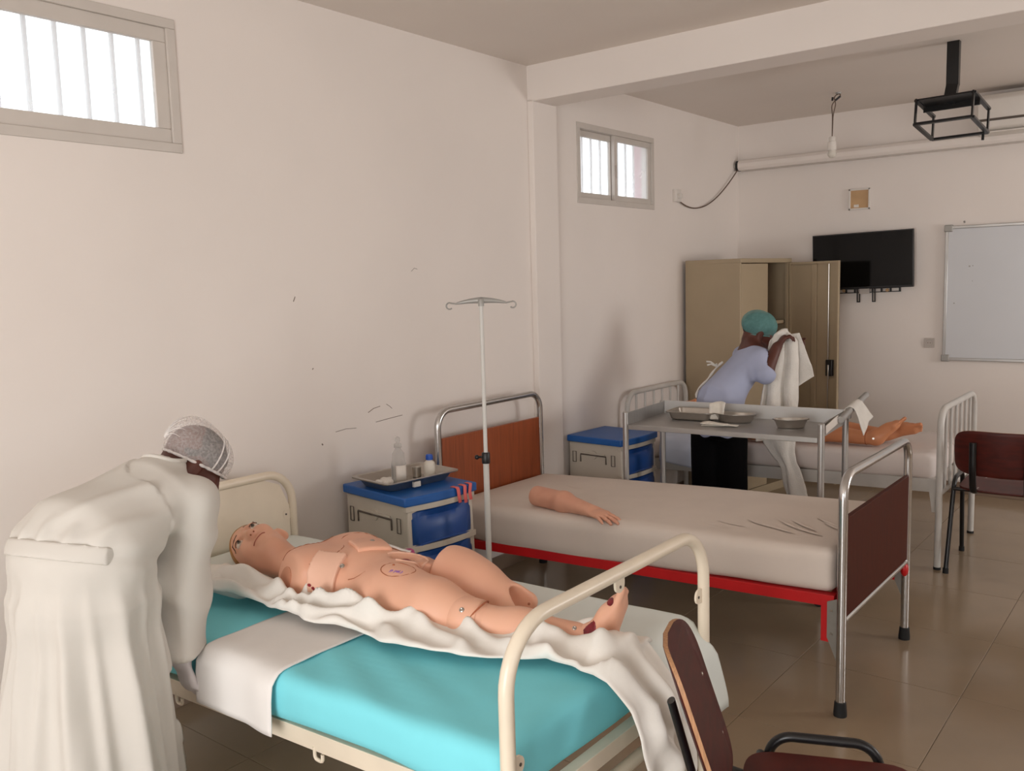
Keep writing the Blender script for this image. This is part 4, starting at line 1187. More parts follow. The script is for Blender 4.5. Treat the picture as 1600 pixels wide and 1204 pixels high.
# handle bracket and bar on the right end
br = mkT('handle_bracket', MB().prism([(TL + 0.010, 0.03, TZs + 0.018), (TL + 0.010, 0.03, TZs + 0.056), (TL + 0.010, 0.25, TZs + 0.074), (TL + 0.010, 0.275, TZs + 0.062), (TL + 0.010, 0.275, TZs + 0.044), (TL + 0.010, 0.25, TZs + 0.034)], (0.006, 0, 0)), M['white_plastic'], bevel=0.002)
mkT('bolt', MB().lathe((TL + 0.017, 0.245, TZs + 0.054), [(0.006, 0), (0.006, 0.002)], 10, axis=(1, 0, 0)), M['groove'], br)
mkT('handle_bar', MB().tube([(TL + 0.030, 0.24, TZs + 0.055), (TL + 0.030, 0.40, TZs + 0.072), (TL + 0.030, 0.80, TZs + 0.108)], 0.0165, 14), M['alu_tube'], smooth=True)
mkT('handle_bracket', MB().bb(TL - 0.004, TL + 0.030, TW - 0.03, TW - 0.006, TZs + 0.03, TZs + 0.062), M['alu_tube'], bevel=0.002)

# things on the trolley
tA, MA = tray('instrument_tray', 'rectangular steel tray on the left of the trolley top', 'tray', tuple(tp(0.245, 0.335, TZs + 0.003)), 0.245, 0.19, 0.042, tq + rad(1), M['steel'], flare=0.012, lip=0.008)
for q in (-0.02, 0.03):
    MB().bar(MA @ Vector((q, 0.07, 0.008)), MA @ Vector((q + 0.02, 0.078, 0.008)), 0.004, 0.003).build('glint_clip', M['chrome'], tA)
def kidney(name, label, c, rz, k=1.0, h=0.045):
    root = thing(name, label, 'kidney dish', c, rz); Mx = world_mat(root)
    rings = []
    for sc, z in ((0.78, 0.0), (0.80, 0.004), (0.97, h - 0.003), (1.0, h), (1.05, h), (1.05, h - 0.003)):
        R = []
        for i in range(36):
            a = 2 * math.pi * i / 36
            x = 0.092 * k * math.cos(a); y = 0.052 * k * math.sin(a)
            y += -0.020 * k * math.exp(-(x / (0.045 * k)) ** 2) * (1 if y > 0 else 0.35)
            R.append(Mx @ Vector((x * sc, y * sc, z)))
        rings.append(R)
    mb = MB().loft(rings, cap=False); mb.f.append(tuple(range(35, -1, -1)))
    mb.build('dish_body', M['steel'], root, smooth=True, angle=40, solid=0.0015, offset=1)
    return root
kidney('kidney_dish', 'larger steel kidney dish with a folded cloth in it, middle of the trolley', tuple(tp(0.475, 0.315, TZs + 0.003)), tq, 1.2, 0.042)
kidney('kidney_dish', 'small steel kidney dish on the right of the trolley top', tuple(tp(0.785, 0.245, TZs + 0.003)), tq + rad(25), 0.9, 0.042)
# folded cloth standing in the oval bowl
P = []
c0 = tp(0.385, 0.285, TZs + 0.012)
for i in range(9):
    t = i / 8
    row = []
    for j in range(9):
        s_ = j / 8 - 0.5
        wv = 0.060 + 0.030 * t
        row.append((c0.x + s_ * wv + 0.006 * t, c0.y + 0.012 * math.sin(5 * s_ + 2 * t) + 0.010 * t, c0.z + 0.085 * t + 0.010 * math.sin(3 * s_ + 1) * t))
    P.append(row)
tag(MB().grid(P).build('folded_cloth', M['gauze'], None, smooth=True, solid=0.010), 'folded cream cloth standing in the oval bowl', 'cloth')
# pile of gauze strips in front of the bowl
random.seed(21)
glab = ['lowest white gauze strip of the loose pile on the trolley top', 'white gauze strip second from below in the pile on the trolley', 'white gauze strip just under the topmost one in the trolley pile', 'topmost white gauze strip of the loose pile on the trolley']
for i in range(4):
    cx, cy = 0.455 + random.uniform(-0.025, 0.03), 0.135 + random.uniform(-0.012, 0.02); a = tq + random.uniform(-0.6, 0.6)
    L, Wd = random.uniform(0.13, 0.17), random.uniform(0.030, 0.045); z = TZs + 0.003 + 0.0042 * i
    P = []
    for u in range(9):
        t = u / 8 - 0.5
        row = []
        for v in (-0.5, 0, 0.5):
            p = tp(cx, cy, z)
            row.append((p.x + math.cos(a) * L * t - math.sin(a) * Wd * v, p.y + math.sin(a) * L * t + math.cos(a) * Wd * v, p.z + 0.004 * abs(t) * (0.5 + math.sin(i * 2 + 4 * t)) + 0.0015))
        P.append(row)
    tag(MB().grid(P).build('gauze_strip', M['gauze'], None, smooth=True, solid=0.003), glab[i], 'gauze', 'gauze strips piled on the trolley')
# towel over the handle
fT = Field(81, 22, 3)
pr = over_edge([(-0.030, -0.075), (-0.026, -0.02), (-0.020, 0.008), (0.0, 0.021), (0.020, 0.010), (0.034, -0.03), (0.052, -0.105)])
def tw_path(u, v):
    a, dz = pr(v); yy = 0.43 + 0.17 * u + 0.05 * (v - 0.5) * (1 if v > 0.5 else 0.2)
    if v > 0.5: yy += 0.14 * (v - 0.5) * (u - 0.2)
    zb = TZs + 0.0725 + 0.09 * (yy - 0.40)
    if v > 0.6: dz += 0.05 * (u - 0.5) * (v - 0.6) * 2
    return np.array(tp(TL + 0.030 + a, yy, zb + dz))
def tw_fold(P, U, Vv):
    D = np.zeros_like(P); e = np.abs(Vv - 0.5) * 2
    D[..., 0] += 0.008 * fT(P) * e * np.sign(Vv - 0.5) + 0.006 * e * np.sign(Vv - 0.5); D[..., 2] += 0.006 * fT(P + 3) * e
    return D
drape('hand_towel', 'small white towel slung over the trolley handle', 'towel', tw_path, 24, 34, M['towel'], 0.004, None, tw_fold)

# ================================================================== STEEL CABINET
lq = rad(-9)
lk = thing('steel_cabinet', 'tall khaki steel cabinet in the corner with its right door standing open', 'cabinet', (-2.53, 5.72, 0), lq)
ML = world_mat(lk)
def mkL(nm, mb, m, par=None, **k):
    mb.v = [tuple(ML @ Vector(p)) for p in mb.v]; return mb.build(nm, m, par or lk, **k)
LW, LD, LH = 0.66, 0.45, 1.675
mkL('side_panel', MB().bb(-LD, 0.0, 0, 0.018, 0.05, LH - 0.012), M['locker'], bevel=0.002)
mkL('side_panel', MB().bb(-LD, 0.0, LW - 0.018, LW, 0.05, LH - 0.012), M['locker'], bevel=0.002)
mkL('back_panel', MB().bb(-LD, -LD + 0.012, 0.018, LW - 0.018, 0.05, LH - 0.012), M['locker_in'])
mkL('top_panel', MB().bb(-LD, 0.006, -0.001, LW + 0.001, LH - 0.03, LH), M['locker'], bevel=0.003)
mkL('bottom_panel', MB().bb(-LD, 0.004, 0, LW, 0.0, 0.06), M['locker'], bevel=0.002)
for z in (0.45, 0.82, 1.22):
    mkL('shelf', MB().bb(-LD + 0.014, -0.03, 0.02, LW - 0.02, z - 0.012, z + 0.012), M['locker'], bevel=0.002)
mkL('front_frame', MB().bb(-0.02, 0.0, LW - 0.045, LW - 0.018, 0.06, LH - 0.03), M['locker'])
mkL('door', MB().bb(-0.016, 0.003, 0.016, LW / 2 + 0.015, 0.065, LH - 0.036), M['locker'], bevel=0.002)
# open door, hinged at the far front corner
dh = Vector((0.006, LW - 0.010, 0)); dd = Vector((math.cos(rad(-3)), math.sin(rad(-3)), 0)); dn = Vector((-dd.y, dd.x, 0)); DW = 0.385
def dp(a, n, z): return dh + dd * a + dn * n + Vector((0, 0, z))
def dbox(a0, a1, n0, n1, z0, z1):
    vs = [dp(a, n, z) for a in (a0, a1) for n in (n0, n1) for z in (z0, z1)]
    return MB().add(vs, [(0, 1, 3, 2), (4, 6, 7, 5), (0, 4, 5, 1), (2, 3, 7, 6), (0, 2, 6, 4), (1, 5, 7, 3)])
door = mkL('door', dbox(0, DW, -0.002, 0.004, 0.07, LH - 0.03), M['locker'])
mkL('door_flange', dbox(0, 0.012, -0.022, 0.004, 0.07, LH - 0.03), M['locker'], door)
mkL('door_flange', dbox(DW - 0.012, DW, -0.022, 0.004, 0.07, LH - 0.03), M['locker'], door)
mkL('door_flange', dbox(0.012, DW - 0.012, -0.022, 0.004, LH - 0.045, LH - 0.03), M['locker'], door)
mkL('stiffener', dbox(0.175, 0.215, -0.014, -0.002, 0.075, LH - 0.046), M['locker'], door, bevel=0.003)
p_ = [tuple(dp(DW - 0.075, -0.014, z)) for z in (0.12, LH - 0.05)]
mkL('lock_rod', MB().tube(p_, 0.004, 8), M['steel'], door, smooth=True)
mkL('lock_box', dbox(DW - 0.085, DW - 0.035, -0.030, -0.002, 0.84, 0.955), M['plastic_black'], door, bevel=0.004)
mkL('lock_cam', dbox(DW - 0.066, DW - 0.056, -0.040, -0.030, 0.82, 0.92), M['steel'], door, bevel=0.002)

# ================================================================== BACK WALL
tv = thing('television', 'black flat television hanging on the end wall', 'television', (-2.01, YB - 0.06, 1.64))
TVQ = Matrix.Rotation(rad(-1.2), 4, 'Y')
cx, cz = -2.01, 1.643
def tvb(x0, x1, y0, y1, z0, z1):
    mb = MB().bb(x0, x1, y0, y1, z0, z1)
    mb.v = [tuple(Vector((cx, 0, cz)) + TVQ.to_3x3() @ (Vector(p) - Vector((cx, 0, cz)))) for p in mb.v]; return mb
hw, hh = 0.352, 0.201
tvb(cx - hw, cx + hw, 6.632, 6.66, cz - hh, cz + hh).build('casing', M['plastic_black'], tv, bevel=0.003)
tvb(cx - hw + 0.008, cx + hw - 0.008, 6.630, 6.634, cz - hh + 0.014, cz + hh - 0.008).build('screen', M['screen'], tv)
tvb(cx - 0.22, cx + 0.22, 6.66, 6.69, cz - 0.15, cz + 0.12).build('back_hump', M['plastic_black'], tv, bevel=0.006)
mt_ = MB()
bk = tvb(cx - 0.26, cx + 0.25, 6.695, 6.702, cz - 0.232, cz - 0.226); bk.v += []
bo = bk.build('wall_bracket', M['plastic_black'], tv)
tvb(cx - 0.26, cx + 0.25, 6.695, 6.702, cz - 0.205, cz - 0.195).build('wall_bracket', M['plastic_black'], tv)
for i in range(9):
    x = cx - 0.26 + i * 0.0625
    tvb(x, x + 0.012, 6.694, 6.703, cz - 0.232, cz - 0.195).build('bracket_web', M['plastic_black'], bo)
for x in (cx - 0.14, cx + 0.165):
    MB().lathe((x, 6.692, cz - 0.214), [(0.012, 0), (0.012, 0.012)], 12, axis=(0, 1, 0)).build('wall_bolt', M['brown_plate'], bo)
for x in (cx - 0.05, cx + 0.058):
    m_ = tvb(x, x + 0.007, 6.684, 6.694, cz - 0.295, cz - 0.18); m_.v += []
    a_ = m_.build('mount_arm', M['plastic_black'], tv)
    tvb(x + 0.016, x + 0.023, 6.684, 6.694, cz - 0.295, cz - 0.18).build('mount_arm', M['plastic_black'], tv)
    tvb(x, x + 0.023, 6.684, 6.694, cz - 0.300, cz - 0.292).build('mount_arm', M['plastic_black'], tv)
tvb(cx - 0.025, cx + 0.04, 6.66, 6.694, cz - 0.238, cz - 0.196).build('receiver_box', M['grey_plastic'], tv, bevel=0.002)

wb = thing('whiteboard', 'large whiteboard with an aluminium frame on the end wall', 'whiteboard', (-0.28, YB - 0.01, 0.93))
x0, x1, z0, z1 = -1.475, 0.92, 0.935, 1.857
MB().bb(x0 + 0.01, x1 - 0.01, YB - 0.018, YB - 0.004, z0 + 0.01, z1 - 0.01).build('board', M['whiteboard'], wb)
for nm, a in (('frame_bar', (x0, x1, z0, z0 + 0.02)), ('frame_bar', (x0, x1, z1 - 0.02, z1)), ('frame_bar', (x0, x0 + 0.02, z0, z1)), ('frame_bar', (x1 - 0.02, x1, z0, z1))):
    MB().bb(a[0], a[1], YB - 0.026, YB - 0.002, a[2], a[3]).build(nm, M['alu_tube'], wb, bevel=0.003)
for x in (x0, x1):
    for z in (z0, z1):
        MB().bb(x - 0.008 if x == x0 else x - 0.045, x + 0.045 if x == x0 else x + 0.008, YB - 0.030, YB - 0.001, z - 0.008 if z == z0 else z - 0.040, z + 0.040 if z == z0 else z + 0.008).build('corner_cap', M['iv_grey'], wb, bevel=0.006)
for x, z, r in ((-1.32, 1.58, 0.006), (-1.30, 1.583, 0.004), (-1.41, 1.33, 0.005), (-1.30, 1.48, 0.003)):
    MB().lathe((x, YB - 0.0185, z), [(r, -0.0006), (r, 0)], 8, axis=(0, -1, 0)).build('marker_spot', M['iv_grey'], wb)
MB().tube([(-1.36, YB - 0.012, 1.875), (-1.36, YB - 0.02, 1.885)], 0.006, 8).build('hanging_screw', M['iv_grey'], wb)

jb = thing('junction_box', 'square white junction box with a tan cover above the television', 'junction box', (-2.06, YB - 0.01, 2.09))
for a in ((-2.135, -1.985, 2.012, 2.024), (-2.135, -1.985, 2.150, 2.162), (-2.135, -2.123, 2.012, 2.162), (-1.997, -1.985, 2.012, 2.162)):
    MB().bb(a[0], a[1], YB - 0.016, YB - 0.001, a[2], a[3]).build('frame_bar', M['white_plastic'], jb, bevel=0.002)
MB().bb(-2.123, -1.997, YB - 0.008, YB - 0.001, 2.024, 2.150).build('cover', M['brown_plate'], jb)
MB().bb(-2.10, -2.065, YB - 0.010, YB - 0.006, 2.03, 2.05).build('paint_patch', M['white_plastic'], jb, bevel=0.004)

def socket(name, label, c, ax, s=0.072):
    root = thing(name, label, 'socket', c)
    c = Vector(c)
    if ax == 'y':
        MB().box(c + Vector((0, -0.005, 0)), (s, 0.01, s)).build('plate', M['grey_plastic'], root, bevel=0.003)
        MB().lathe(c + Vector((0, -0.009, 0)), [(0.024, -0.002), (0.022, 0.002), (0.018, -0.001)], 20, axis=(0, -1, 0)).build('face', M['iv_grey'], root, smooth=True)
        for q in (-0.008, 0.008):
            MB().lathe(c + Vector((q, -0.0105, 0)), [(0.003, 0), (0.003, 0.001)], 8, axis=(0, -1, 0)).build('pin_hole', M['groove'], root)
    else:
        MB().box(c + Vector((0.012, 0, 0)), (0.024, s, s)).build('plate', M['white_plastic'], root, bevel=0.004)
        MB().lathe(c + Vector((0.023, 0, 0)), [(0.024, -0.002), (0.022, 0.003), (0.018, 0.0)], 20, axis=(1, 0, 0)).build('face', M['white_plastic'], root, smooth=True)
        MB().box(c + Vector((0.036, 0, -0.004)), (0.03, 0.03, 0.03)).build('plug', M['white_plastic'], root, bevel=0.006)
    return root
socket('wall_socket', 'grey wall socket between the television and the whiteboard', (-1.565, YB, 1.053), 'y', 0.068)
socket('wall_socket', 'white socket with a plug on the long wall under the screen cable', (XL, 5.70, 2.127), 'x', 0.085)

# projector screen housing and its cable
ps = thing('projector_screen', 'long white rolled-up projector screen housing along the end wall', 'projector screen', (-1.4, YB - 0.05, 2.41))
prof_ = [(YB - 0.012, 2.372), (YB - 0.075, 2.372), (YB - 0.092, 2.392), (YB - 0.092, 2.425), (YB - 0.075, 2.447), (YB - 0.012, 2.447)]
MB().loft([[(x, y, z) for y, z in prof_] for x in (-2.965, 0.6)]).build('housing', M['wall'], ps, bevel=0.004)
MB().loft([[(x, y + (0.004 if y < YB - 0.05 else 0), z) for y, z in prof_] for x in (-2.985, -2.965)]).build('end_cap', M['plastic_black'], ps)
MB().loft([[(x, y + 0.008, 2.41 + (z - 2.41) * 0.7) for y, z in prof_] for x in (-2.991, -2.984)]).build('end_plate', M['white_plastic'], ps)
MB().bb(-2.94, 0.58, YB - 0.072, YB - 0.055, 2.362, 2.373).build('pull_bar', M['grey_plastic'], ps)
cb = []
for t in [i / 24 for i in range(25)]:
    y = 5.71 + (6.68 - 5.71) * t
    z = 2.10 + (2.385 - 2.10) * t ** 1.9 - 0.42 * t * (1 - t) * (1 - 0.55 * t)
    cb.append((XL + 0.012 + 0.016 * t, y, z))
tag(MB().tube(cb, 0.0045, 6).build('cable', M['copper_wire'], None, smooth=True), 'thin drooping cable from the wall socket to the projector screen', 'cable')

# air conditioner
ac = thing('air_conditioner', 'white wall air conditioner beside the projector frame', 'air conditioner', (-0.85, YB - 0.1, 2.42))
pf = [(YB - 0.004, 2.43), (YB - 0.12, 2.415), (YB - 0.20, 2.455), (YB - 0.215, 2.50), (YB - 0.215, 2.64), (YB - 0.19, 2.67), (YB - 0.004, 2.67)]
MB().loft([[(x, y, z) for y, z in pf] for x in (-1.265, -0.45)]).build('casing', M['white_plastic'], ac, bevel=0.008)
MB().bb(-1.255, -0.46, YB - 0.2185, YB - 0.214, 2.50, 2.515).build('panel_gap', M['groove'], ac)
MB().bar((-1.24, YB - 0.165, 2.434), (-0.47, YB - 0.165, 2.434), 0.07, 0.008).build('louvre', M['white_plastic'], ac)

# bulb
bl = thing('hanging_bulb', 'white bulb hanging from twisted wires off the ceiling', 'bulb', (-2.0, 6.0, ZC))
bx, by = -2.012, 5.985
MB().lathe((bx + 0.03, by + 0.02, ZC - 0.012), [(0.02, 0.012), (0.018, 0.004), (0.010, 0)], 12).build('ceiling_plug', M['iv_grey'], bl, smooth=True)
for q in (0, 1):
    MB().tube(fillet([(bx + 0.03 + 0.012 * q, by + 0.02, ZC - 0.004), (bx + 0.055 - 0.05 * q, by, ZC - 0.025), (bx - 0.008 + 0.03 * q, by, ZC - 0.07), (bx + 0.004 * q, by, ZC - 0.14), (bx, by, 2.44)], 0.03, 5), 0.0035, 6).build('wire', M['copper_wire'], bl, smooth=True)
    MB().tube([(bx + 0.050 - 0.05 * q, by, ZC - 0.028), (bx + 0.018 - 0.02 * q, by, ZC - 0.05)], 0.007, 8).build('tape', M['plastic_black'], bl, smooth=True)
MB().lathe((bx, by, 2.352), [(0.016, 0.09), (0.02, 0.085), (0.02, 0.062), (0.026, 0.058), (0.0275, 0.02), (0.0275, 0.004), (0.022, 0.0)][::-1], 18).build('lamp_holder', M['white_plastic'], bl, smooth=True, angle=50)
MB().lathe((bx, by, 2.305), [(0.002, 0.0), (0.016, 0.004), (0.026, 0.018), (0.027, 0.032), (0.022, 0.05)], 18).build('bulb', M['milky'], bl, smooth=True)

# projector ceiling frame
pj = thing('projector_mount', 'black steel projector mount hanging from the ceiling by a square pole', 'projector mount', (-1.13, 5.15, ZC))
px0 = -1.115
MB().bar((px0, 5.15, ZC), (px0, 5.15, 2.50), 0.058, 0.04, up=(0, 1, 0)).build('pole', M['black'], pj)
MB().bar((px0, 5.15, 2.51), (px0 - 0.012, 5.13, 2.405), 0.056, 0.038, up=(0, 1, 0)).build('pole', M['black'], pj)
TM = Matrix.Translation((-1.115, 5.15, 2.345)) @ Matrix.Rotation(rad(-9), 4, 'X') @ Matrix.Rotation(rad(-3), 4, 'Z')
def mkP(nm, mb, **k):
    mb.v = [tuple(TM @ Vector(p)) for p in mb.v]; return mb.build(nm, M['black'], pj, **k)
hx, hy, hz = 0.135, 0.15, 0.068
mkP('top_plate', MB().bb(-hx, hx, -hy, hy * 0.35, hz - 0.008, hz))
mkP('top_plate', MB().bb(-hx, hx, -hy * 0.2, -hy * 0.15, hz - 0.035, hz - 0.008))
for s in (-1, 1):
    mkP('frame_bar', MB().bb(-hx, hx, s * hy - 0.011, s * hy + 0.011, -hz, -hz + 0.012), bevel=0.001)
    mkP('frame_bar', MB().bb(s * hx - 0.011, s * hx + 0.011, -hy, hy, -hz, -hz + 0.012), bevel=0.001)
    mkP('frame_bar', MB().bb(s * hx - 0.011, s * hx + 0.011, -hy, hy, hz - 0.012, hz), bevel=0.001)
    for q in (-1, 1):
        mkP('upright', MB().bb(s * hx - 0.004, s * hx + 0.004, q * hy - 0.010, q * hy + 0.010, -hz, hz))
mkP('clamp_screw', MB().lathe((hx - 0.02, hy, -hz - 0.03), [(0.007, 0), (0.007, 0.03)], 8))

# ================================================================== CHAIRS
def chair(label, loc, rz, bh=0.25, bw=0.40, lean=0.10, ztop=0.765, seat_m='maroon'):
    """local: +x is the direction the sitter faces, origin at the floor below the seat centre"""
    root = thing('school_chair', label, 'chair', loc, rz)
    Mx = world_mat(root)
    def mk(nm, mb, m, par=None, **k):
        mb.v = [tuple(Mx @ Vector(p)) for p in mb.v]; return mb.build(nm, M[m], par or root, **k)
    # seat: dished plywood with a rolled front edge
    def outline(n=40):
        pts = []
        for i in range(n):
            a = 2 * math.pi * i / n
            c, s = math.cos(a), math.sin(a); e = 0.32
            pts.append((0.195 * abs(c) ** e * (1 if c > 0 else -1), 0.20 * abs(s) ** e * (1 if s > 0 else -1)))
        return pts
    o = outline()
    rings = []
    def zs(x, y): return 0.452 - 0.010 * (1 - (y / 0.2) ** 2) * (1 if x < 0.1 else max(0, 1 - (x - 0.1) / 0.1)) - 0.018 * max(0, (x - 0.12) / 0.075) ** 2
    top = [[(x * k, y * k, zs(x * k, y * k)) for x, y in o] for k in (0.02, 0.35, 0.7, 0.95, 0.995)]
    mid = [[(x, y, zs(x, y) - 0.003) for x, y in o], [(x, y, zs(x, y) - 0.010) for x, y in o]]
    bot = [[(x * k, y * k, zs(x * k, y * k) - 0.012) for x, y in o] for k in (0.99, 0.5, 0.02)]
    st = mk('seat', MB().loft(top + mid + bot), seat_m, smooth=True, angle=50)
    for x, y in ((-0.15, -0.11), (-0.15, 0.11), (0.13, -0.11), (0.13, 0.11)):
        for d in (-0.012, 0.012):
            mk('rivet', MB().lathe((x + d, y, zs(x, y) - 0.002), [(0.005, 0), (0.0045, 0.0025), (0.002, 0.0035)], 10), 'steel', st)
    # backrest: curved plywood
    zb = ztop - bh
    def bp(y, s, d=0.0):
        z = zb + bh * s
        x = -0.235 - lean * s + 0.055 * (y / 0.2) ** 2 + 0.012 * s * s + d
        return (x, y, z)
    n = 44; ol = []
    for i in range(n):
        a = 2 * math.pi * i / n; c, s = math.cos(a), math.sin(a); e = 0.42
        ol.append((bw / 2 * abs(c) ** e * (1 if c > 0 else -1), 0.5 + 0.5 * abs(s) ** e * (1 if s > 0 else -1)))
    def ringb(k, d): return [bp(y * k, 0.5 + (s - 0.5) * k, d) for y, s in ol]
    ks = (0.02, 0.3, 0.6, 0.85, 0.99)
    mk('backrest', MB().loft([ringb(k, 0.006) for k in ks] + [ringb(1.0, 0.0045)]).loft([ringb(1.0, -0.0045)] + [ringb(k, -0.006) for k in ks[::-1]]), seat_m, smooth=True, angle=60)
    mk('ply_edge', MB().loft([ringb(1.0, 0.0047), ringb(1.001, 0.004), ringb(1.001, -0.004), ringb(1.0, -0.0047)], cap=False), 'ply_edge', smooth=True, angle=60)
    # frame: inverted-U side loops that stand slightly above the seat
    for s in (-1, 1):
        y = s * 0.222
        mk('leg_loop', MB().tube(fillet_arc([(-0.235, y + s * 0.012, 0.012), (-0.125, y, 0.480), (0.095, y, 0.480), (0.215, y + s * 0.012, 0.012)], 0.055, 8), 0.0115, 12), 'black', smooth=True)
        for x in (-0.235, 0.215):
            mk('foot_cap', MB().lathe((x, y + s * 0.012, 0), [(0.0145, 0), (0.0145, 0.025), (0.0125, 0.027)], 12), 'rubber', smooth=True, angle=40)
        mk('back_post', MB().tube(fillet([(0.10, s * 0.12, 0.425), (-0.17, s * 0.12, 0.425), (-0.225, s * 0.12, 0.44), (-0.262, s * 0.12, zb + 0.02), (-0.262 - lean * 0.75 + 0.036 - 0.008, s * 0.12, zb + bh * 0.75)], 0.05, 7), 0.0165, 10, flat=0.5), 'black', smooth=True)
        for q in (0.25, 0.62):
            p = bp(s * 0.12, q, 0.0065)
            mk('rivet', MB().lathe(p, [(0.005, 0), (0.0045, 0.0025), (0.002, 0.0035)], 10, axis=(1, 0, 0.25)), 'steel')
    mk('cross_rail', MB().tube([(-0.155, -0.222, 0.432), (-0.155, 0.222, 0.432)], 0.010, 10), 'black', smooth=True)
    mk('cross_rail', MB().tube([(0.11, -0.222, 0.425), (0.11, 0.222, 0.425)], 0.010, 10), 'black', smooth=True)
    return root
chair('maroon plywood chair with black legs by the foot of the barred bed, its back turned', (-0.80, 5.115, 0), rad(92), bh=0.235, bw=0.43, lean=0.05, ztop=0.757)
chair('maroon plywood chair with pale plywood edge in the foreground at the bottom', (-0.562, 1.765, 0), rad(23), bh=0.365, bw=0.30, lean=0.13, ztop=0.80)

# ================================================================== MANNEQUIN ON BED 1
mn = thing('training_mannequin', 'peach nursing mannequin without arms lying on the turquoise bed, one lower leg missing', 'mannequin', (-1.95, 1.80, 0.58))
X, Y, Z = np.eye(3)
fn = np.array([0.08, -0.63, 0.77]); hu = np.array([-1.0, 0.0, 0.06])
B = SDF()
Hp, He, Hn, Hu = head_sdf(B, (-2.532, 1.790, 0.664), hu, fn, 1.08)
B.cone((-2.455, 1.797, 0.634), (-2.31, 1.80, 0.630), 0.058, 0.064, 0.045)
# trunk: chest, belly, pelvis
B.econe((-2.235, 1.825, 0.640), (-2.06, 1.83, 0.648), Y, 0.160, 0.088, 0.150, 0.094, 0.09, 0.05)
B.ell((-2.215, 1.71, 0.640), (0.085, 0.075, 0.070), None, 0.05)
B.ell((-2.225, 1.955, 0.640), (0.085, 0.075, 0.070), None, 0.05)
for y in (1.735, 1.915): B.ell((-2.19, y, 0.690), (0.095, 0.085, 0.048), None, 0.05)
B.econe((-2.07, 1.83, 0.642), (-1.90, 1.835, 0.638), Y, 0.143, 0.080, 0.152, 0.080, 0.07, 0.06)
B.econe((-1.93, 1.835, 0.640), (-1.82, 1.84, 0.640), Y, 0.155, 0.084, 0.150, 0.080, 0.08, 0.05)
# near (right) thigh, complete down to the knee joint
B.cone((-1.86, 1.768, 0.640), (-1.70, 1.762, 0.642), 0.086, 0.080, 0.05)
B.cone((-1.70, 1.762, 0.642), (-1.53, 1.768, 0.632), 0.080, 0.057, 0.04)
# cut the arm stump flat, hollow out the left hip and the groin
g = nrm((-0.28, -0.90, 0.30)); pz = np.array((-2.235, 1.662, 0.652)); g1 = nrm(np.cross(g, Z)); g2 = np.cross(g, g1)
B.boxop(pz + g * 0.055, (0.055, 0.085, 0.085), (g, g1, g2), 0.010, 's')
B.boxop((-2.225, 2.075, 0.66), (0.12, 0.055, 0.12), None, 0.012, 's')
B.ell((-1.765, 1.935, 0.66), (0.060, 0.105, 0.14), (nrm((1, 0.05, 0)), nrm((-0.05, 1, 0)), Z), 0.012, 's')
B.ell((-1.905, 1.862, 0.742), (0.052, 0.036, 0.040), (nrm((1, 0.45, 0)), nrm((-0.45, 1, 0)), Z), 0.010, 's')
B.ell((-1.79, 1.85, 0.73), (0.05, 0.030, 0.07), None, 0.01, 's')
body = sdf_obj('body', B, 0.0055, M['vinyl'], mn, 1)

def mark_line(pts, r, m, name='seam', par=None, s=None):
    s = s or B; q = []
    for x, y in pts:
        z = drop(s, x, y)
        if z is not None: q.append((x, y, z + 0.0004))
    if len(q) > 2: MB().tube(q, r, 6).build(name, M[m], par or body, smooth=True)
def ellipse_pts(cx, cy, rx, ry, rot=0, a0=0, a1=360, n=28):
    out = []
    for i in range(n + 1):
        a = rad(a0 + (a1 - a0) * i / n); x, y = rx * math.cos(a), ry * math.sin(a)
        out.append((cx + x * math.cos(rot) - y * math.sin(rot), cy + x * math.sin(rot) + y * math.cos(rot)))
    return out
# collar, breast panels, hip plate, groin rim
mark_line(ellipse_pts(-2.325, 1.80, 0.085, 0.12, 0, -62, 62), 0.0022, 'seam')
mark_line(ellipse_pts(-2.13, 1.90, 0.075, 0.07, 0.2, 20, 205), 0.0017, 'seam')
mark_line(ellipse_pts(-2.17, 1.745, 0.075, 0.08, 0, -60, 60), 0.0014, 'seam')
mark_line(ellipse_pts(-1.835, 1.762, 0.055, 0.037, 0.25), 0.0015, 'seam')
mark_line([(-2.06 + 0.17 * t, 1.86 + 0.09 * t + 0.03 * math.sin(3 * t)) for t in [i / 14 for i in range(15)]], 0.0017, 'seam')
mark_line([(-1.985, 1.70), (-1.965, 1.705), (-1.95, 1.715), (-1.94, 1.73)], 0.0018, 'seam')
mark_line(ellipse_pts(-1.90, 1.858, 0.070, 0.050, 0.42, -100, 160), 0.004, 'vinyl_light', 'groin_rim')
hole = SDF().ell((-1.905, 1.860, 0.700), (0.050, 0.030, 0.022), (nrm((1, 0.45, 0)), nrm((-0.45, 1, 0)), Z), 0.02)
sdf_obj('groin_insert', hole, 0.004, M['wound'], body, 1, lambda V, N: 0.003 * Field(9, 120, 2)(V))
# purple writing scribble on the hip plate
z0 = None
sc = []
for i in range(27):
    t = i / 26; x = -1.85 + 0.042 * t; y = 1.742 + 0.010 * t + 0.007 * math.sin(i * 2.2) + 0.002 * math.sin(i * 5)
    z = drop(B, x, y); sc.append((x, y, z + 0.0006))
MB().tube(sc, 0.0013, 5).build('ink_scribble', M['purple'], body)
x, y = -1.862, 1.770; MB().ball((x, y, drop(B, x, y)), 0.004, 8, 6).build('port', M['seam'], body)
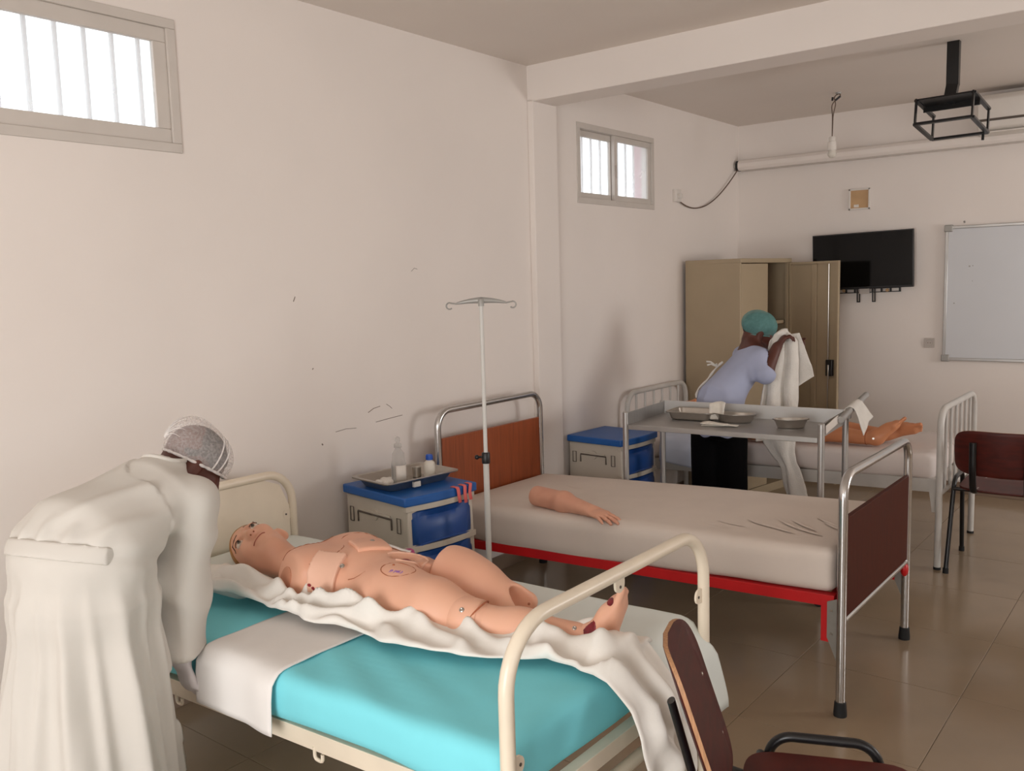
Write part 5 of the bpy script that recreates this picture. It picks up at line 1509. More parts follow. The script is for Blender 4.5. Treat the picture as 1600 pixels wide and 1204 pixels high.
# abdomen skin panels, lifted shells with press studs
def shell(name, boxc, boxh, axes, off, m, par, src=None, th=0.004, hgrid=0.0045, ax2=None):
    q = SDF(); q.p = list((src or B).p)
    def extra(f, G):
        f = f - off
        b = SDF(); b.boxop(boxc, boxh, axes)
        d = b._d(b.p[0], G)
        return np.maximum(f, d)
    # evaluate only near the box
    lo = np.array(boxc) - np.max(boxh) * 1.2 - 0.02; hi = np.array(boxc) + np.max(boxh) * 1.2 + 0.02
    n = np.ceil((hi - lo) / hgrid).astype(int) + 1
    ax = [lo[i] + hgrid * np.arange(n[i]) for i in range(3)]
    G = np.stack(np.meshgrid(*ax, indexing='ij'), -1)
    f = extra(q.eval(G), G)
    V, F = surface_nets(f, lo, hgrid, 1)
    return mesh_obj(name, V, F, m, par, smooth=True, angle=180)
def rotz(a): return (np.array([math.cos(a), math.sin(a), 0]), np.array([-math.sin(a), math.cos(a), 0]), Z)
p1_ = shell('chest_panel', (-2.068, 1.665, 0.68), (0.050, 0.075, 0.14), rotz(rad(18)), 0.013, M['vinyl_light'], mn)
for dx, dy in ((-0.028, 0.024), (-0.016, 0.016), (-0.008, 0.010)):
    zz = 0.640 + dy; yy = 1.66
    while float(B.eval(np.array([[-2.075 + dx, yy, zz]]))[0]) < 0.012: yy -= 0.002
    MB().ball((-2.075 + dx, yy, zz), (0.008, 0.003, 0.005), 10, 6).build('wound', M['wound'], p1_)
p2_ = shell('abdomen_panel', (-2.06, 1.86, 0.72), (0.055, 0.055, 0.10), rotz(rad(-25)), 0.010, M['vinyl'], mn)
def stud(x, y, par, s=None, r=0.0075, off=0.008):
    s = s or B; z = drop(s, x, y); g = grad(s, (x, y, z))
    p = np.array([x, y, z]) + g * (off - 0.001)
    MB().lathe(p, [(r, 0), (r, 0.002), (r * 0.6, 0.0035), (r * 0.3, 0.002)], 14, axis=tuple(g)).build('press_stud', M['steel'], par, smooth=True, angle=50)
stud(-2.022, 1.715, p1_, off=0.0135); stud(-2.055, 1.865, p2_, off=0.0105)
st_ = []
for t in [i / 12 for i in range(13)]:
    x = -2.05 + 0.085 * t; y = 1.868 + 0.075 * t + 0.012 * math.sin(3 * t); z = drop(B, x, y)
    st_.append([(x - 0.004, y + 0.007, z + 0.007), (x + 0.004, y - 0.007, z + 0.007)])
MB().grid(st_).build('strap', M['white_sheet'], mn, smooth=True, solid=0.002)
# dark disc of the arm socket
dsc = MB().lathe(pz - nrm(g) * 0.004, [(0.041, 0), (0.041, 0.0055), (0.037, 0.0065)], 26, axis=tuple(g))
dk = dsc.build('arm_socket', M['vinyl_inside'], mn, smooth=True, angle=50)
MB().lathe(pz + nrm(g) * 0.0025 + np.array([0.014, 0, -0.022]), [(0.0045, -0.001), (0.0045, 0.0012)], 8, axis=tuple(g)).build('socket_hole', M['seam'], dk)
MB().lathe((-2.225, 2.018, 0.655), [(0.046, 0), (0.046, 0.005), (0.040, 0.006)], 26, axis=(0, 1, 0)).build('arm_socket', M['vinyl_inside'], mn, smooth=True, angle=50)
# eyes, brows, lips, painted hair
for q in (-1, 1):
    c = Hp(q * 0.033, 0.0725, 0.006); A = Matrix((He, Hn, Hu)).transposed()
    e_ = MB().ball(c, (0.0168, 0.0124, 0.0106), 16, 10, A).build('eye', M['eye_white'], mn, smooth=True)
    ci = Hp(q * 0.033 + 0.001, 0.0845, 0.0065)
    MB().lathe(ci - Hn * 0.002, [(0.0070, 0), (0.0066, 0.0020), (0.0032, 0.0030)], 16, axis=tuple(Hn)).build('iris', M['eye_iris'], e_, smooth=True)
    MB().lathe(ci + Hn * 0.0006, [(0.0036, 0), (0.0030, 0.0030)], 12, axis=tuple(Hn)).build('pupil', M['eye_pupil'], e_)
    lid = [Hp(q * (0.033 + 0.0175 * math.cos(a)), 0.0845 - 0.008 * abs(math.cos(a)) ** 2, 0.006 + 0.0105 * math.sin(a)) for a in [rad(10 + 16 * i) for i in range(11)]]
    MB().tube([tuple(p) for p in lid], 0.0014, 6).build('eyelid_line', M['brow'], e_)
    br_ = []
    for t in [i / 10 for i in range(11)]:
        a = 0.016 + 0.042 * t; up_ = 0.030 + 0.012 * math.sin(math.pi * min(1, t * 1.1)) - 0.006 * t
        p0 = Hp(q * a, 0.12, up_)
        k = 0.0
        for _ in range(80):
            d = float(B.eval((p0 - Hn * k)[None])[0])
            if d < 0.0005: break
            k += max(d * 0.8, 0.0008)
        br_.append(tuple(p0 - Hn * k))
    MB().tube(br_, [0.0014 + 0.0012 * math.sin(math.pi * i / 10) for i in range(11)], 6).build('eyebrow', M['brow'], mn, smooth=True)
lp = []
for t in [i / 12 for i in range(13)]:
    a = -0.026 + 0.052 * t; p0 = Hp(a, 0.13, -0.0655 + 0.004 * abs(2 * t - 1) ** 2)
    k = 0.0
    for _ in range(80):
        d = float(B.eval((p0 - Hn * k)[None])[0])
        if d < 0.0005: break
        k += max(d * 0.8, 0.0008)
    lp.append(tuple(p0 - Hn * k))
MB().tube(lp, 0.0019, 6).build('lip_line', M['lip'], mn, smooth=True)
for q in (-1, 1):
    MB().ball(Hp(q * 0.007, 0.108, -0.050), (0.0032, 0.0032, 0.0032), 8, 6).build('nostril', M['seam'], mn)
cap_ = SDF(); cap_.p = [q for q in B.p[:1]]
def hair_extra(f, G):
    L = (G - np.array((-2.532, 1.790, 0.664)))
    b_, u_ = L @ Hn, L @ Hu
    cut = 0.030 - u_ * 0.85 + b_ * 1.0 - 0.035      # keeps crown and back of the skull
    return np.maximum(f - 0.0025, cut)
sdf_obj('painted_hair', cap_, 0.005, M['hairpaint'], mn, 1, None, hair_extra)

# near lower leg and foot
Lg = SDF()
Lg.cone((-1.535, 1.768, 0.632), (-1.42, 1.80, 0.628), 0.054, 0.052, 0.03)
Lg.cone((-1.42, 1.80, 0.628), (-1.262, 1.862, 0.626), 0.052, 0.034, 0.04)
Lg.ell((-1.40, 1.81, 0.620), (0.07, 0.05, 0.048), (nrm((1, 0.4, 0)), nrm((-0.4, 1, 0)), Z), 0.03)
lowleg = sdf_obj('lower_leg', Lg, 0.0055, M['vinyl'], mn, 1)
kn = SDF().cone((-1.575, 1.760, 0.638), (-1.515, 1.772, 0.633), 0.0625, 0.0605, 0.02)
kn.boxop((-1.50, 1.775, 0.63), (0.022, 0.12, 0.12), rotz(0.25), 0.008, 's')
kneecap = sdf_obj('knee_cuff', kn, 0.005, M['vinyl'], mn, 1)
stud(-1.553, 1.720, kneecap, kn, 0.007, 0.0015)
kr = []
for i in range(25):
    a = 2 * math.pi * i / 24; d_ = nrm((1, 0.22, 0)); s_ = nrm((-0.22, 1, 0))
    kr.append(tuple(np.array((-1.528 - 0.016 * math.cos(2 * a), 1.769, 0.633)) + s_ * 0.0610 * math.cos(a) + Z * 0.0610 * math.sin(a)))
MB().tube(kr, 0.0024, 6).build('seam', M['seam'], kneecap)
Ft = SDF()
sole_d = nrm((0.30, 0.05, 0.95))
foot_sdf(Ft, (-1.188, 1.882, 0.588), sole_d, (-0.95, -0.2, 0.3), (0, -0.45, 0.1), 0.205)
Ft.cone((-1.262, 1.862, 0.622), (-1.215, 1.876, 0.62), 0.0335, 0.034, 0.03)
foot = sdf_obj('foot', Ft, 0.0045, M['vinyl'], mn, 1)
ringp = []
for i in range(25):
    a = 2 * math.pi * i / 24; d = nrm((1, 0.40, 0)); s_ = nrm((-0.40, 1, 0))
    p0 = np.array((-1.255, 1.865, 0.622)) + s_ * 0.0352 * math.cos(a) + Z * 0.0352 * math.sin(a)
    ringp.append(tuple(p0))
MB().tube(ringp, 0.0016, 6).build('seam', M['seam'], foot)
stud(-1.268, 1.838, lowleg, Lg, 0.006, 0.001)
def red_patch(c, r, name='wound'):
    s = SDF(); s.p = list(Ft.p)
    lo = np.array(c) - 0.045; n = np.array([31, 31, 31]); h = 0.003
    G = np.stack(np.meshgrid(*[lo[i] + h * np.arange(n[i]) for i in range(3)], indexing='ij'), -1)
    f = s.eval(G) - 0.0016
    e = SDF().ell(c, r[:3], r[3] if len(r) > 3 else None)
    V, F = surface_nets(np.maximum(f, e.eval(G)), lo, h, 1)
    if len(V): mesh_obj(name, V, F, M['wound'], foot, smooth=True, angle=180)
red_patch((-1.225, 1.835, 0.668), (0.022, 0.022, 0.030))
red_patch((-1.170, 1.850, 0.745), (0.016, 0.014, 0.014))

# far (left) thigh: a loose hollow piece
Th = SDF()
ta, tb = np.array((-1.815, 1.952, 0.655)), np.array((-1.565, 1.940, 0.632))
Th.cone(ta, ta * 0.55 + tb * 0.45, 0.090, 0.080, 0.04)
Th.cone(ta * 0.55 + tb * 0.45, tb, 0.080, 0.057, 0.05)
Th.ell(ta + np.array((0.03, 0, 0.0)), (0.10, 0.097, 0.096), None, 0.04)
Th.cone(tb, tb + np.array((0.045, 0.035, 0.0)), 0.040, 0.026, 0.03)
Th.cone(tb, tb + np.array((0.030, -0.045, -0.004)), 0.034, 0.024, 0.03)
Th.boxop(ta + np.array((-0.078, 0, 0)), (0.075, 0.25, 0.25), rotz(rad(6)), 0.012, 's')
Th.ell(tb + np.array((0.048, 0.0, 0.010)), (0.062, 0.034, 0.050), rotz(rad(5)), 0.012, 's')
thigh = sdf_obj('thigh', Th, 0.0055, M['vinyl'], mn, 1)
MB().ball((tb[0] + 0.035, tb[1] - 0.058, 0.634), 0.004, 8, 6).build('peg_hole', M['seam'], thigh)
MB().ball((tb[0] + 0.062, tb[1] + 0.012, 0.636), 0.004, 8, 6).build('peg_hole', M['seam'], thigh)
MB().lathe((-2.11, 2.035, 0.600), [(0.016, 0.0), (0.020, 0.004), (0.020, 0.058), (0.021, 0.060), (0.021, 0.078), (0.017, 0.084)], 18)
pk = MB().lathe((-2.105, 2.075, 0.582), [(0.020, 0.0), (0.022, 0.004), (0.022, 0.062), (0.018, 0.078), (0.011, 0.084)], 18).build('bottle', M['magenta'], None, smooth=True, angle=45)
tag(pk, 'small magenta plastic bottle standing on the bed beyond the mannequin', 'bottle')

# ================================================================== loose training arm on bed 2
ar = thing('mannequin_limb', 'loose rosy forearm and hand of a mannequin lying on the ecru sheet', 'mannequin arm', (-2.15, 3.12, 0.55))
A2 = SDF()
zA = 0.597 - 0.038 * (FX + 2.30)
z_of = lambda x: 0.597 - 0.038 * (FX - x)
pa, pb, pc = np.array((-2.385, 3.165, z_of(-2.385) + 0.047)), np.array((-2.20, 3.125, z_of(-2.2) + 0.043)), np.array((-2.035, 3.085, z_of(-2.03) + 0.030))
A2.cone(pa, pb, 0.046, 0.044, 0.03); A2.econe(pb, pc, Y, 0.044, 0.041, 0.033, 0.026, 0.03, 0.03)
A2.boxop(pa + np.array((-0.045, 0, 0)), (0.045, 0.1, 0.1), rotz(rad(-12)), 0.012, 's')
hand_sdf(A2, pc + np.array((-0.005, 0, -0.004)), (0.96, -0.26, -0.03), (0, 0, -1), (0.2, 1, 0), 0.16, 0.98, 0.35)
arm_o = sdf_obj('forearm', A2, 0.004, M['arm_vinyl'], ar, 1)
MB().ball(pa + np.array((-0.004, 0.0, 0.0)) + np.array((-0.002, -0.028, -0.016)), 0.006, 8, 6).build('peg_hole', M['seam'], arm_o)

# ================================================================== mannequin on bed 3
m3 = thing('training_mannequin', 'tan nursing mannequin lying on the barred bed, mostly hidden behind the trolley', 'mannequin', (-2.0, 5.25, 0.6))
C3 = SDF()
zb3 = lambda x: m3z(x)
head_sdf(C3, (-2.70, 5.30, zb3(-2.7) + 0.095), (-1, 0, 0.1), (0.1, 0, 1), 1.0)
C3.cone((-2.62, 5.30, zb3(-2.6) + 0.07), (-2.50, 5.29, zb3(-2.5) + 0.07), 0.055, 0.06, 0.04)
C3.econe((-2.44, 5.28, zb3(-2.4) + 0.085), (-2.05, 5.26, zb3(-2.0) + 0.085), Y, 0.17, 0.09, 0.16, 0.085, 0.09, 0.05)
C3.cone((-2.02, 5.16, zb3(-2) + 0.085), (-1.76, 5.10, zb3(-1.76) + 0.062), 0.085, 0.055, 0.04)
C3.cone((-1.76, 5.10, zb3(-1.76) + 0.062), (-1.47, 5.06, zb3(-1.47) + 0.045), 0.054, 0.036, 0.03)
C3.cone((-2.02, 5.34, zb3(-2) + 0.085), (-1.76, 5.28, zb3(-1.76) + 0.062), 0.085, 0.055, 0.04)
C3.cone((-1.76, 5.28, zb3(-1.76) + 0.062), (-1.43, 5.20, zb3(-1.43) + 0.045), 0.054, 0.036, 0.03)
# near arm with hand resting by the hip
C3.cone((-2.42, 5.09, zb3(-2.4) + 0.075), (-2.22, 5.01, zb3(-2.2) + 0.05), 0.048, 0.040, 0.03)
C3.cone((-2.22, 5.01, zb3(-2.2) + 0.05), (-2.02, 4.985, zb3(-2.0) + 0.034), 0.040, 0.028, 0.03)
hand_sdf(C3, (-2.03, 4.985, zb3(-2.0) + 0.030), (1, -0.05, -0.02), (0, 0, -1), (0, 1, 0), 0.25)
sdf_obj('body', C3, 0.006, M['vinyl_tan'], m3, 1)
F3 = SDF()
foot_sdf(F3, (-1.425, 5.06, zb3(-1.42) + 0.004), (0.66, 0.12, 0.74), (-0.74, 0, 0.66), (0, 1, 0), 0.215)
F3.cone((-1.49, 5.06, zb3(-1.49) + 0.045), (-1.45, 5.06, zb3(-1.45) + 0.046), 0.0345, 0.036, 0.03)
f3a = sdf_obj('foot', F3, 0.0045, M['vinyl_tan'], m3, 1)
MB().tube([(-1.487, 5.06 + 0.037 * math.cos(a), zb3(-1.49) + 0.046 + 0.037 * math.sin(a)) for a in [2 * math.pi * i / 20 for i in range(21)]], 0.0018, 6).build('seam', M['seam'], f3a)
MB().lathe((-1.44, 5.018, zb3(-1.44) + 0.052), [(0.006, -0.004), (0.006, 0.002)], 10, axis=(0.2, -1, 0.2)).build('press_stud', M['steel'], f3a)
F4 = SDF()
foot_sdf(F4, (-1.415, 5.21, zb3(-1.41) + 0.030), (0.86, -0.10, 0.30), (-0.30, 0.55, 0.60), (0, 0.2, 1), 0.215)
F4.cone((-1.49, 5.21, zb3(-1.49) + 0.045), (-1.42, 5.205, zb3(-1.42) + 0.046), 0.0345, 0.034, 0.03)
sdf_obj('foot', F4, 0.0045, M['vinyl_tan'], m3, 1)

# ================================================================== PERSON 1 (white coat, bending over bed 1)
p1 = thing('person', 'person in a long white belted coat and white hairnet bending over the near bed', 'person', (-2.21, 1.02, 0))
PF, PR = np.array((-0.30, 0.954, 0)), np.array((0.954, 0.30, 0))
hip = np.array((-2.21, 1.03, 0.90)); nk = np.array((-2.265, 1.290, 1.048))
hc = np.array((-2.285, 1.405, 1.063)); hn_ = np.array((0.28, 0.72, -0.64)); hup = np.array((0.12, 0.62, 0.77))
HK = 0.90
S1 = SDF()
Pp, Pe, Pn, Pu = head_sdf(S1, hc, hup, hn_, HK)
S1.cone(hc - Pu * 0.055 - Pn * 0.040, nk + np.array((0.005, -0.015, -0.01)), 0.048, 0.056, 0.04)
S1.econe(nk - PF * 0.05 - Z * 0.03, hip + Z * 0.02, PR, 0.13, 0.07, 0.14, 0.09, 0.06, 0.05)
rs, re_, rw = nk + PR * 0.105 - Z * 0.070, np.array((-2.195, 1.285, 0.765)), np.array((-2.195, 1.268, 0.555))
ls, le, lw = nk - PR * 0.135 - Z * 0.062, np.array((-2.47, 1.30, 0.79)), np.array((-2.47, 1.268, 0.565))
for a_, b_, c_ in ((rs, re_, rw), (ls, le, lw)):
    S1.cone(a_, b_, 0.05, 0.042, 0.04); S1.cone(b_, c_, 0.041, 0.027, 0.03)
for q in (-0.085, 0.085):
    S1.cone(hip + PR * q, hip + PR * q + np.array((0, 0, -0.42)), 0.085, 0.055, 0.04)
    S1.cone(hip + PR * q + np.array((0, 0, -0.42)), hip + PR * q - np.array((0, 0, 0.81)), 0.055, 0.036, 0.03)
sdf_obj('body', S1, 0.006, M['skin'], p1, 1)
# hair and hairnet
def cutp(c0, n0, lim):
    n0 = nrm(n0)
    return lambda f, G: np.maximum(f, -((G - c0) @ n0) + lim)
cn = nrm(Pu * 1.0 - Pn * 0.10)
Hs = SDF(); Hs.ell(hc + Pu * 0.028 - Pn * 0.002, np.array((0.078, 0.094, 0.088)) * HK, (Pe, Pn, Pu), 0.02)
sdf_obj('hair', Hs, 0.006, M['hair'], p1, 1, lambda V, N: 0.003 * Field(14, 70, 2)(V), cutp(hc, cn, 0.002))
Ns = SDF(); Ns.ell(hc + Pu * 0.030 + Pn * 0.004, (0.080, 0.098, 0.080), (Pe, Pn, Pu), 0.02)
Ns.ell(hc + Pu * 0.050 - Pn * 0.045, (0.070, 0.066, 0.070), (Pe, Pn, Pu), 0.03)
fN = Field(15, 30, 2); knot = hc - Pn * 0.082 + Pu * 0.006
def net_disp(V, N):
    r = np.linalg.norm(V - knot, axis=1)
    ang = np.arctan2((V - knot) @ Pe, (V - knot) @ Pu)
    return 0.0022 * np.sin(ang * 15 + 3 * r / 0.1) * np.exp(-r / 0.10) + 0.0022 * fN.ridge(V)
net = sdf_obj('hairnet', Ns, 0.005, M['net'], p1, 1, net_disp, cutp(hc, cn, -0.002))
rim = []; e1 = nrm(np.cross(cn, Pe))
for i in range(49):
    a = 2 * math.pi * i / 48
    d0 = Pe * math.cos(a) + e1 * math.sin(a); c0 = hc - Pn * 0.006 + cn * -0.002
    k = 0.0
    while float(Ns.eval((c0 + d0 * k)[None])[0]) < 0 and k < 0.2: k += 0.002
    rim.append(tuple(c0 + d0 * (k + 0.0008 * math.sin(i * 2.3))))
MB().tube(rim, [0.0042 + 0.001 * math.sin(i * 2.6) for i in range(49)], 8).build('elastic_edge', M['net_band'], net, smooth=True)
for i, a in enumerate((-1.25, -0.95, -0.62, -0.36, -0.10, 0.20, 0.50, 0.85)):
    pts = []
    for t in [j / 14 for j in range(15)]:
        aa = a * (0.55 + 0.45 * t)
        dirv = nrm(Pu * math.cos(aa) + Pe * math.sin(aa) - Pn * 0.25)
        p0 = knot - Pn * 0.035 + dirv * (0.010 + (0.075 + 0.025 * (i % 2)) * t) + Pn * 0.03 * t * t
        for _ in range(14):
            d = float(Ns.eval(p0[None])[0]); p0 = p0 - grad(Ns, p0) * d
        pts.append(tuple(p0 + grad(Ns, p0) * 0.0012))
    MB().tube(pts, [0.0022 * (1 - 0.8 * j / 14) for j in range(15)], 6).build('net_pleat', M['net_band'], net, smooth=True)
for q in (0.02, 0.045):      # pleats running down the side over the ear
    pts = []
    for t in [j / 14 for j in range(15)]:
        p0 = hc + Pu * (0.12 - 0.13 * t) + Pe * (-0.09 if np.dot(Pe, PR) < 0 else 0.09) * (0.35 + 0.65 * t) + Pn * (q + 0.02 * t)
        for _ in range(14):
            d = float(Ns.eval(p0[None])[0]); p0 = p0 - grad(Ns, p0) * d
        pts.append(tuple(p0 + grad(Ns, p0) * 0.001))
    MB().tube(pts, [0.0016 + 0.0012 * j / 14 for j in range(15)], 6).build('net_pleat', M['net_band'], net, smooth=True)
# white coat
Ct = SDF()
up_ = np.array((0, 0, 1.0))
Ct.econe(nk - PF * 0.045 - Z * 0.035, hip + Z * 0.035 + PF * 0.02, PR, 0.150, 0.088, 0.175, 0.115, 0.06, 0.06)
Ct.cone(ls, rs, 0.064, 0.066, 0.05)
Ct.cone(nk - PF * 0.02 - Z * 0.01, nk + PF * 0.020 + Z * 0.022, 0.068, 0.056, 0.04)
Ct.ell(hip + Z * 0.005, (0.178, 0.130, 0.12), (PR, PF, Z), 0.07)
Ct.econe(hip + Z * 0.02, hip - Z * 0.12, PR, 0.172, 0.135, 0.168, 0.150, 0.05, 0.06)
Ct.econe(hip - Z * 0.12 + PR * 0.0, np.array((-2.21, 1.00, 0.22)), PR, 0.168, 0.150, 0.228, 0.215, 0.03, 0.06)
cf_r, cf_l = rw + np.array((0, 0, 0.015)), lw + np.array((0, 0, 0.015))
for a_, b_, c_ in ((rs, re_, cf_r), (ls, le, cf_l)):
    Ct.cone(a_, b_, 0.068, 0.074, 0.035); Ct.cone(b_, c_, 0.074, 0.068, 0.03)
for c_ in (cf_r, cf_l):
    d_ = nrm((0.05, 0.06, -1)); s_ = nrm(np.cross(d_, X)); Ct.boxop(np.array(c_) + d_ * 0.085, (0.08, 0.095, 0.095), (d_, s_, np.cross(d_, s_)), 0.006, 's')
Ct.boxop((-2.15, 0.95, 0.10), (0.6, 0.6, 0.16), None, 0.006, 's')
Ct.ell(nk + PF * 0.045 + Z * 0.070, (0.060, 0.055, 0.05), None, 0.006, 's')
fF = Field(91, 6.0, 3); fF2 = Field(92, 13, 3, 0.6)
def ridge1(ph, w=0.35):
    q = (ph / (2 * np.pi)) - np.floor(ph / (2 * np.pi)); q = np.minimum(q, 1 - q) / w
    return np.exp(-q * q * 2.0)
def coat_disp(V, N):
    L = V - hip; u = L @ PR; vv = L @ PF; z = V[:, 2]
    arm = np.minimum(np.linalg.norm((V - (rs + re_) / 2)[:, :2], axis=1), np.linalg.norm((V - (ls + le) / 2)[:, :2], axis=1)) < 0.135
    arm &= (vv > 0.13)
    d = np.zeros(len(V))
    a = np.arctan2(vv, u)
    low = np.clip((0.90 - z) / 0.30, 0, 1) * (~arm)
    d += low * 0.028 * (ridge1(a * 8 + 1.5 * fF(V * np.array([1, 1, 0.35])) + 0.8) - 0.4)
    d += low * 0.014 * (ridge1(a * 17 + 2.2 * fF(V * np.array([1, 1, 0.35]) + 3), 0.3) - 0.3)
    top = np.clip((z - 0.96) / 0.06, 0, 1) * (~arm)
    # pulls running from the right arm pit back towards the belt
    ph = (u * 0.6 - 1.0 * (z - 1.0)) * 62 + 2.0 * fF(V)
    d += top * 0.012 * (ridge1(ph, 0.3) - 0.3) * np.clip((u + 0.05) / 0.12, 0.15, 1)
    d += top * 0.006 * fF2(V * 0.7)
    g_ = np.exp(-((z - 0.985 + 0.35 * (vv + 0.13)) / 0.045) ** 2) * (~arm)
    d += 0.011 * g_ * (ridge1(u * 85 + 2 * fF(V), 0.35) - 0.35)
    d -= 0.010 * np.exp(-((z - 0.955 + 0.35 * (vv + 0.13)) / 0.022) ** 2) * (~arm)
    # sleeve creases
    sl = arm * np.clip((1.04 - z) / 0.06, 0, 1)
    th = np.arctan2(V[:, 1] - re_[1], V[:, 0] - re_[0])
    d += sl * 0.013 * (ridge1((z * 40) + 2.2 * np.sin(th + 1) + 1.6 * fF(V), 0.3) - 0.35)
    d += sl * 0.006 * (ridge1(th * 4 + 1.5 * fF(V), 0.35) - 0.3)
    return d
coat = sdf_obj('coat', Ct, 0.0065, M['coat'], p1, 1, coat_disp)
# belt across the back
q = SDF(); q.p = list(Ct.p)
bu = nrm(PF * 0.35 + Z * 0.93); bc = hip - PF * 0.13 + Z * 0.055
lo = np.array((-2.50, 0.74, 0.78)); hi = np.array((-1.95, 1.20, 1.10)); h = 0.005
n = np.ceil((hi - lo) / h).astype(int)
G = np.stack(np.meshgrid(*[lo[i] + h * np.arange(n[i]) for i in range(3)], indexing='ij'), -1)
f = q.eval(G) - 0.003
slab = np.abs((G - bc) @ bu) - 0.0215
f = np.maximum(np.maximum(f, slab), np.maximum(((G - hip) @ PR) - 0.165, -(f + 0.030)))
f = np.maximum(f, ((G - hip) @ PF) - 0.05)
V, F = surface_nets(f, lo, h, 1)
mesh_obj('belt', V, F, M['coat'], p1, smooth=True, angle=50)
# collar band
cs = []
for i in range(29):
    a = math.pi * 2 * i / 28
    p0 = nk + PR * 0.062 * math.cos(a) + (PF * 0.8 - Z * 0.25) * 0.058 * math.sin(a) + Z * 0.048 + PF * 0.016
    for _ in range(8):
        d = float(Ct.eval(p0[None])[0]); p0 = p0 - grad(Ct, p0) * d * 0.8
    cs.append(tuple(p0))
MB().tube(cs, 0.006, 8).build('collar', M['coat'], p1, smooth=True)
# gloved hands
for wr, dr_, nm in ((rw, (0.10, 0.18, -0.97), 1), (lw, (0.0, 0.15, -0.98), -1)):
    g_ = SDF(); g_.cone(np.array(wr) + Z * 0.05, wr, 0.034, 0.031, 0.02)
    hand_sdf(g_, wr, dr_, (0.1, 0.95, 0.2), (-1 * nm, 0.3, 0), 0.5, 1.05)
    sdf_obj('glove', g_, 0.0042, M['glove'], p1, 1)
for q in (-0.085, 0.085):
    s = SDF(); b_ = np.array((hip[0], hip[1], 0)) + PR * q
    s.cone(b_ - PF * 0.03 + Z * 0.042, b_ + PF * 0.16 + Z * 0.036, 0.042, 0.040, 0.03); s.cone(b_ + Z * 0.05, b_ + Z * 0.10, 0.042, 0.044, 0.03)
    s.boxop((-2.2, 1, -0.05), (0.5, 0.5, 0.05), None, 0.004, 's')
    sdf_obj('shoe', s, 0.006, M['rubber'], p1, 1)

# ================================================================== PERSON 2 (blue shirt, by bed 3)
p2 = thing('person', 'person in a light blue shirt and teal hairnet holding up a white towel', 'person', (-2.20, 4.70, 0))
QF, QR = np.array((0.72, 0.694, 0)), np.array((0.694, -0.72, 0))
hip2 = np.array((-2.205, 4.70, 0.80)); nk2 = np.array((-2.105, 4.925, 1.115))
hc2 = np.array((-2.085, 4.985, 1.225)); hn2 = np.array((0.78, 0.55, -0.38)); hu2 = np.array((0.25, 0.22, 0.94))
S2 = SDF()
Qp, Qe, Qn, Qu = head_sdf(S2, hc2, hu2, hn2, 0.93)
S2.cone(hc2 - Qu * 0.06 - Qn * 0.035, nk2 + Z * 0.01, 0.048, 0.058, 0.04)
S2.econe(nk2 - Z * 0.02, hip2 + Z * 0.02, QR, 0.13, 0.075, 0.13, 0.085, 0.06, 0.05)
rs2, re2, rw2 = nk2 + QR * 0.145 - Z * 0.035, np.array((-1.965, 4.785, 1.005)), np.array((-1.935, 4.875, 1.150))
ls2, le2, lw2 = nk2 - QR * 0.145 - Z * 0.035, np.array((-2.10, 5.10, 0.98)), np.array((-1.96, 5.10, 1.12))
S2.cone(rs2, re2, 0.045, 0.040, 0.03); S2.cone(re2, rw2, 0.041, 0.029, 0.03)
hand_sdf(S2, rw2 - nrm(rw2 - re2) * 0.01, (0.40, 0.45, 0.80), (0.6, 0.4, -0.5), (-0.6, 0.6, 0.2), 0.8, 0.95)
S2.cone(ls2, le2, 0.045, 0.040, 0.03); S2.cone(le2, lw2, 0.040, 0.028, 0.03)
hand_sdf(S2, lw2, (0.6, -0.4, 0.6), (0.4, 0.2, -0.8), (0, -0.3, 1), 0.8, 0.95)
tq_ = np.array((0.93, 0.36, 0))
for q in (-0.07, 0.07):
    S2.cone(hip2 + tq_ * q - Z * 0.03, hip2 + tq_ * q - Z * 0.70, 0.070, 0.04, 0.03)
sdf_obj('body', S2, 0.006, M['skin'], p2, 1)
Hs2 = SDF(); Hs2.ell(hc2 + Qu * 0.032 - Qn * 0.014, (0.076, 0.096, 0.084), (Qe, Qn, Qu), 0.02)
cn2 = nrm(Qu - Qn * 0.20)
sdf_obj('hair', Hs2, 0.006, M['hair'], p2, 1, None, cutp(hc2, cn2, -0.012))
Ns2 = SDF(); Ns2.ell(hc2 + Qu * 0.042 - Qn * 0.014, (0.090, 0.106, 0.088), (Qe, Qn, Qu), 0.02)
fN2 = Field(25, 50, 2)
net2 = sdf_obj('hairnet', Ns2, 0.005, M['teal_net'], p2, 1, lambda V, N: 0.003 * fN2.ridge(V), cutp(hc2, cn2, -0.020))
rim = []; e2 = nrm(np.cross(cn2, Qe))
for i in range(41):
    a = 2 * math.pi * i / 40; d0 = Qe * math.cos(a) + e2 * math.sin(a); c0 = hc2 - Qn * 0.010 - cn2 * 0.018; k = 0.0
    while float(Ns2.eval((c0 + d0 * k)[None])[0]) < 0 and k < 0.2: k += 0.002
    rim.append(tuple(c0 + d0 * k))
MB().tube(rim, [0.0045 + 0.001 * math.sin(i * 2.6) for i in range(41)], 8).build('elastic_edge', M['teal_net'], net2, smooth=True)
Sh = SDF()
Sh.econe(nk2 - Z * 0.03, hip2 + Z * 0.06, QR, 0.150, 0.090, 0.155, 0.115, 0.06, 0.05)
Sh.econe(hip2 + Z * 0.06, hip2 - Z * 0.14, QR, 0.155, 0.115, 0.170, 0.140, 0.03, 0.05)
Sh.cone(ls2, rs2, 0.058, 0.060, 0.04)
Sh.cone(nk2, nk2 + np.array((0.012, 0.014, 0.022)), 0.060, 0.054, 0.03)
Sh.cone(rs2, re2, 0.064, 0.066, 0.03); Sh.cone(ls2, le2, 0.064, 0.062, 0.03)
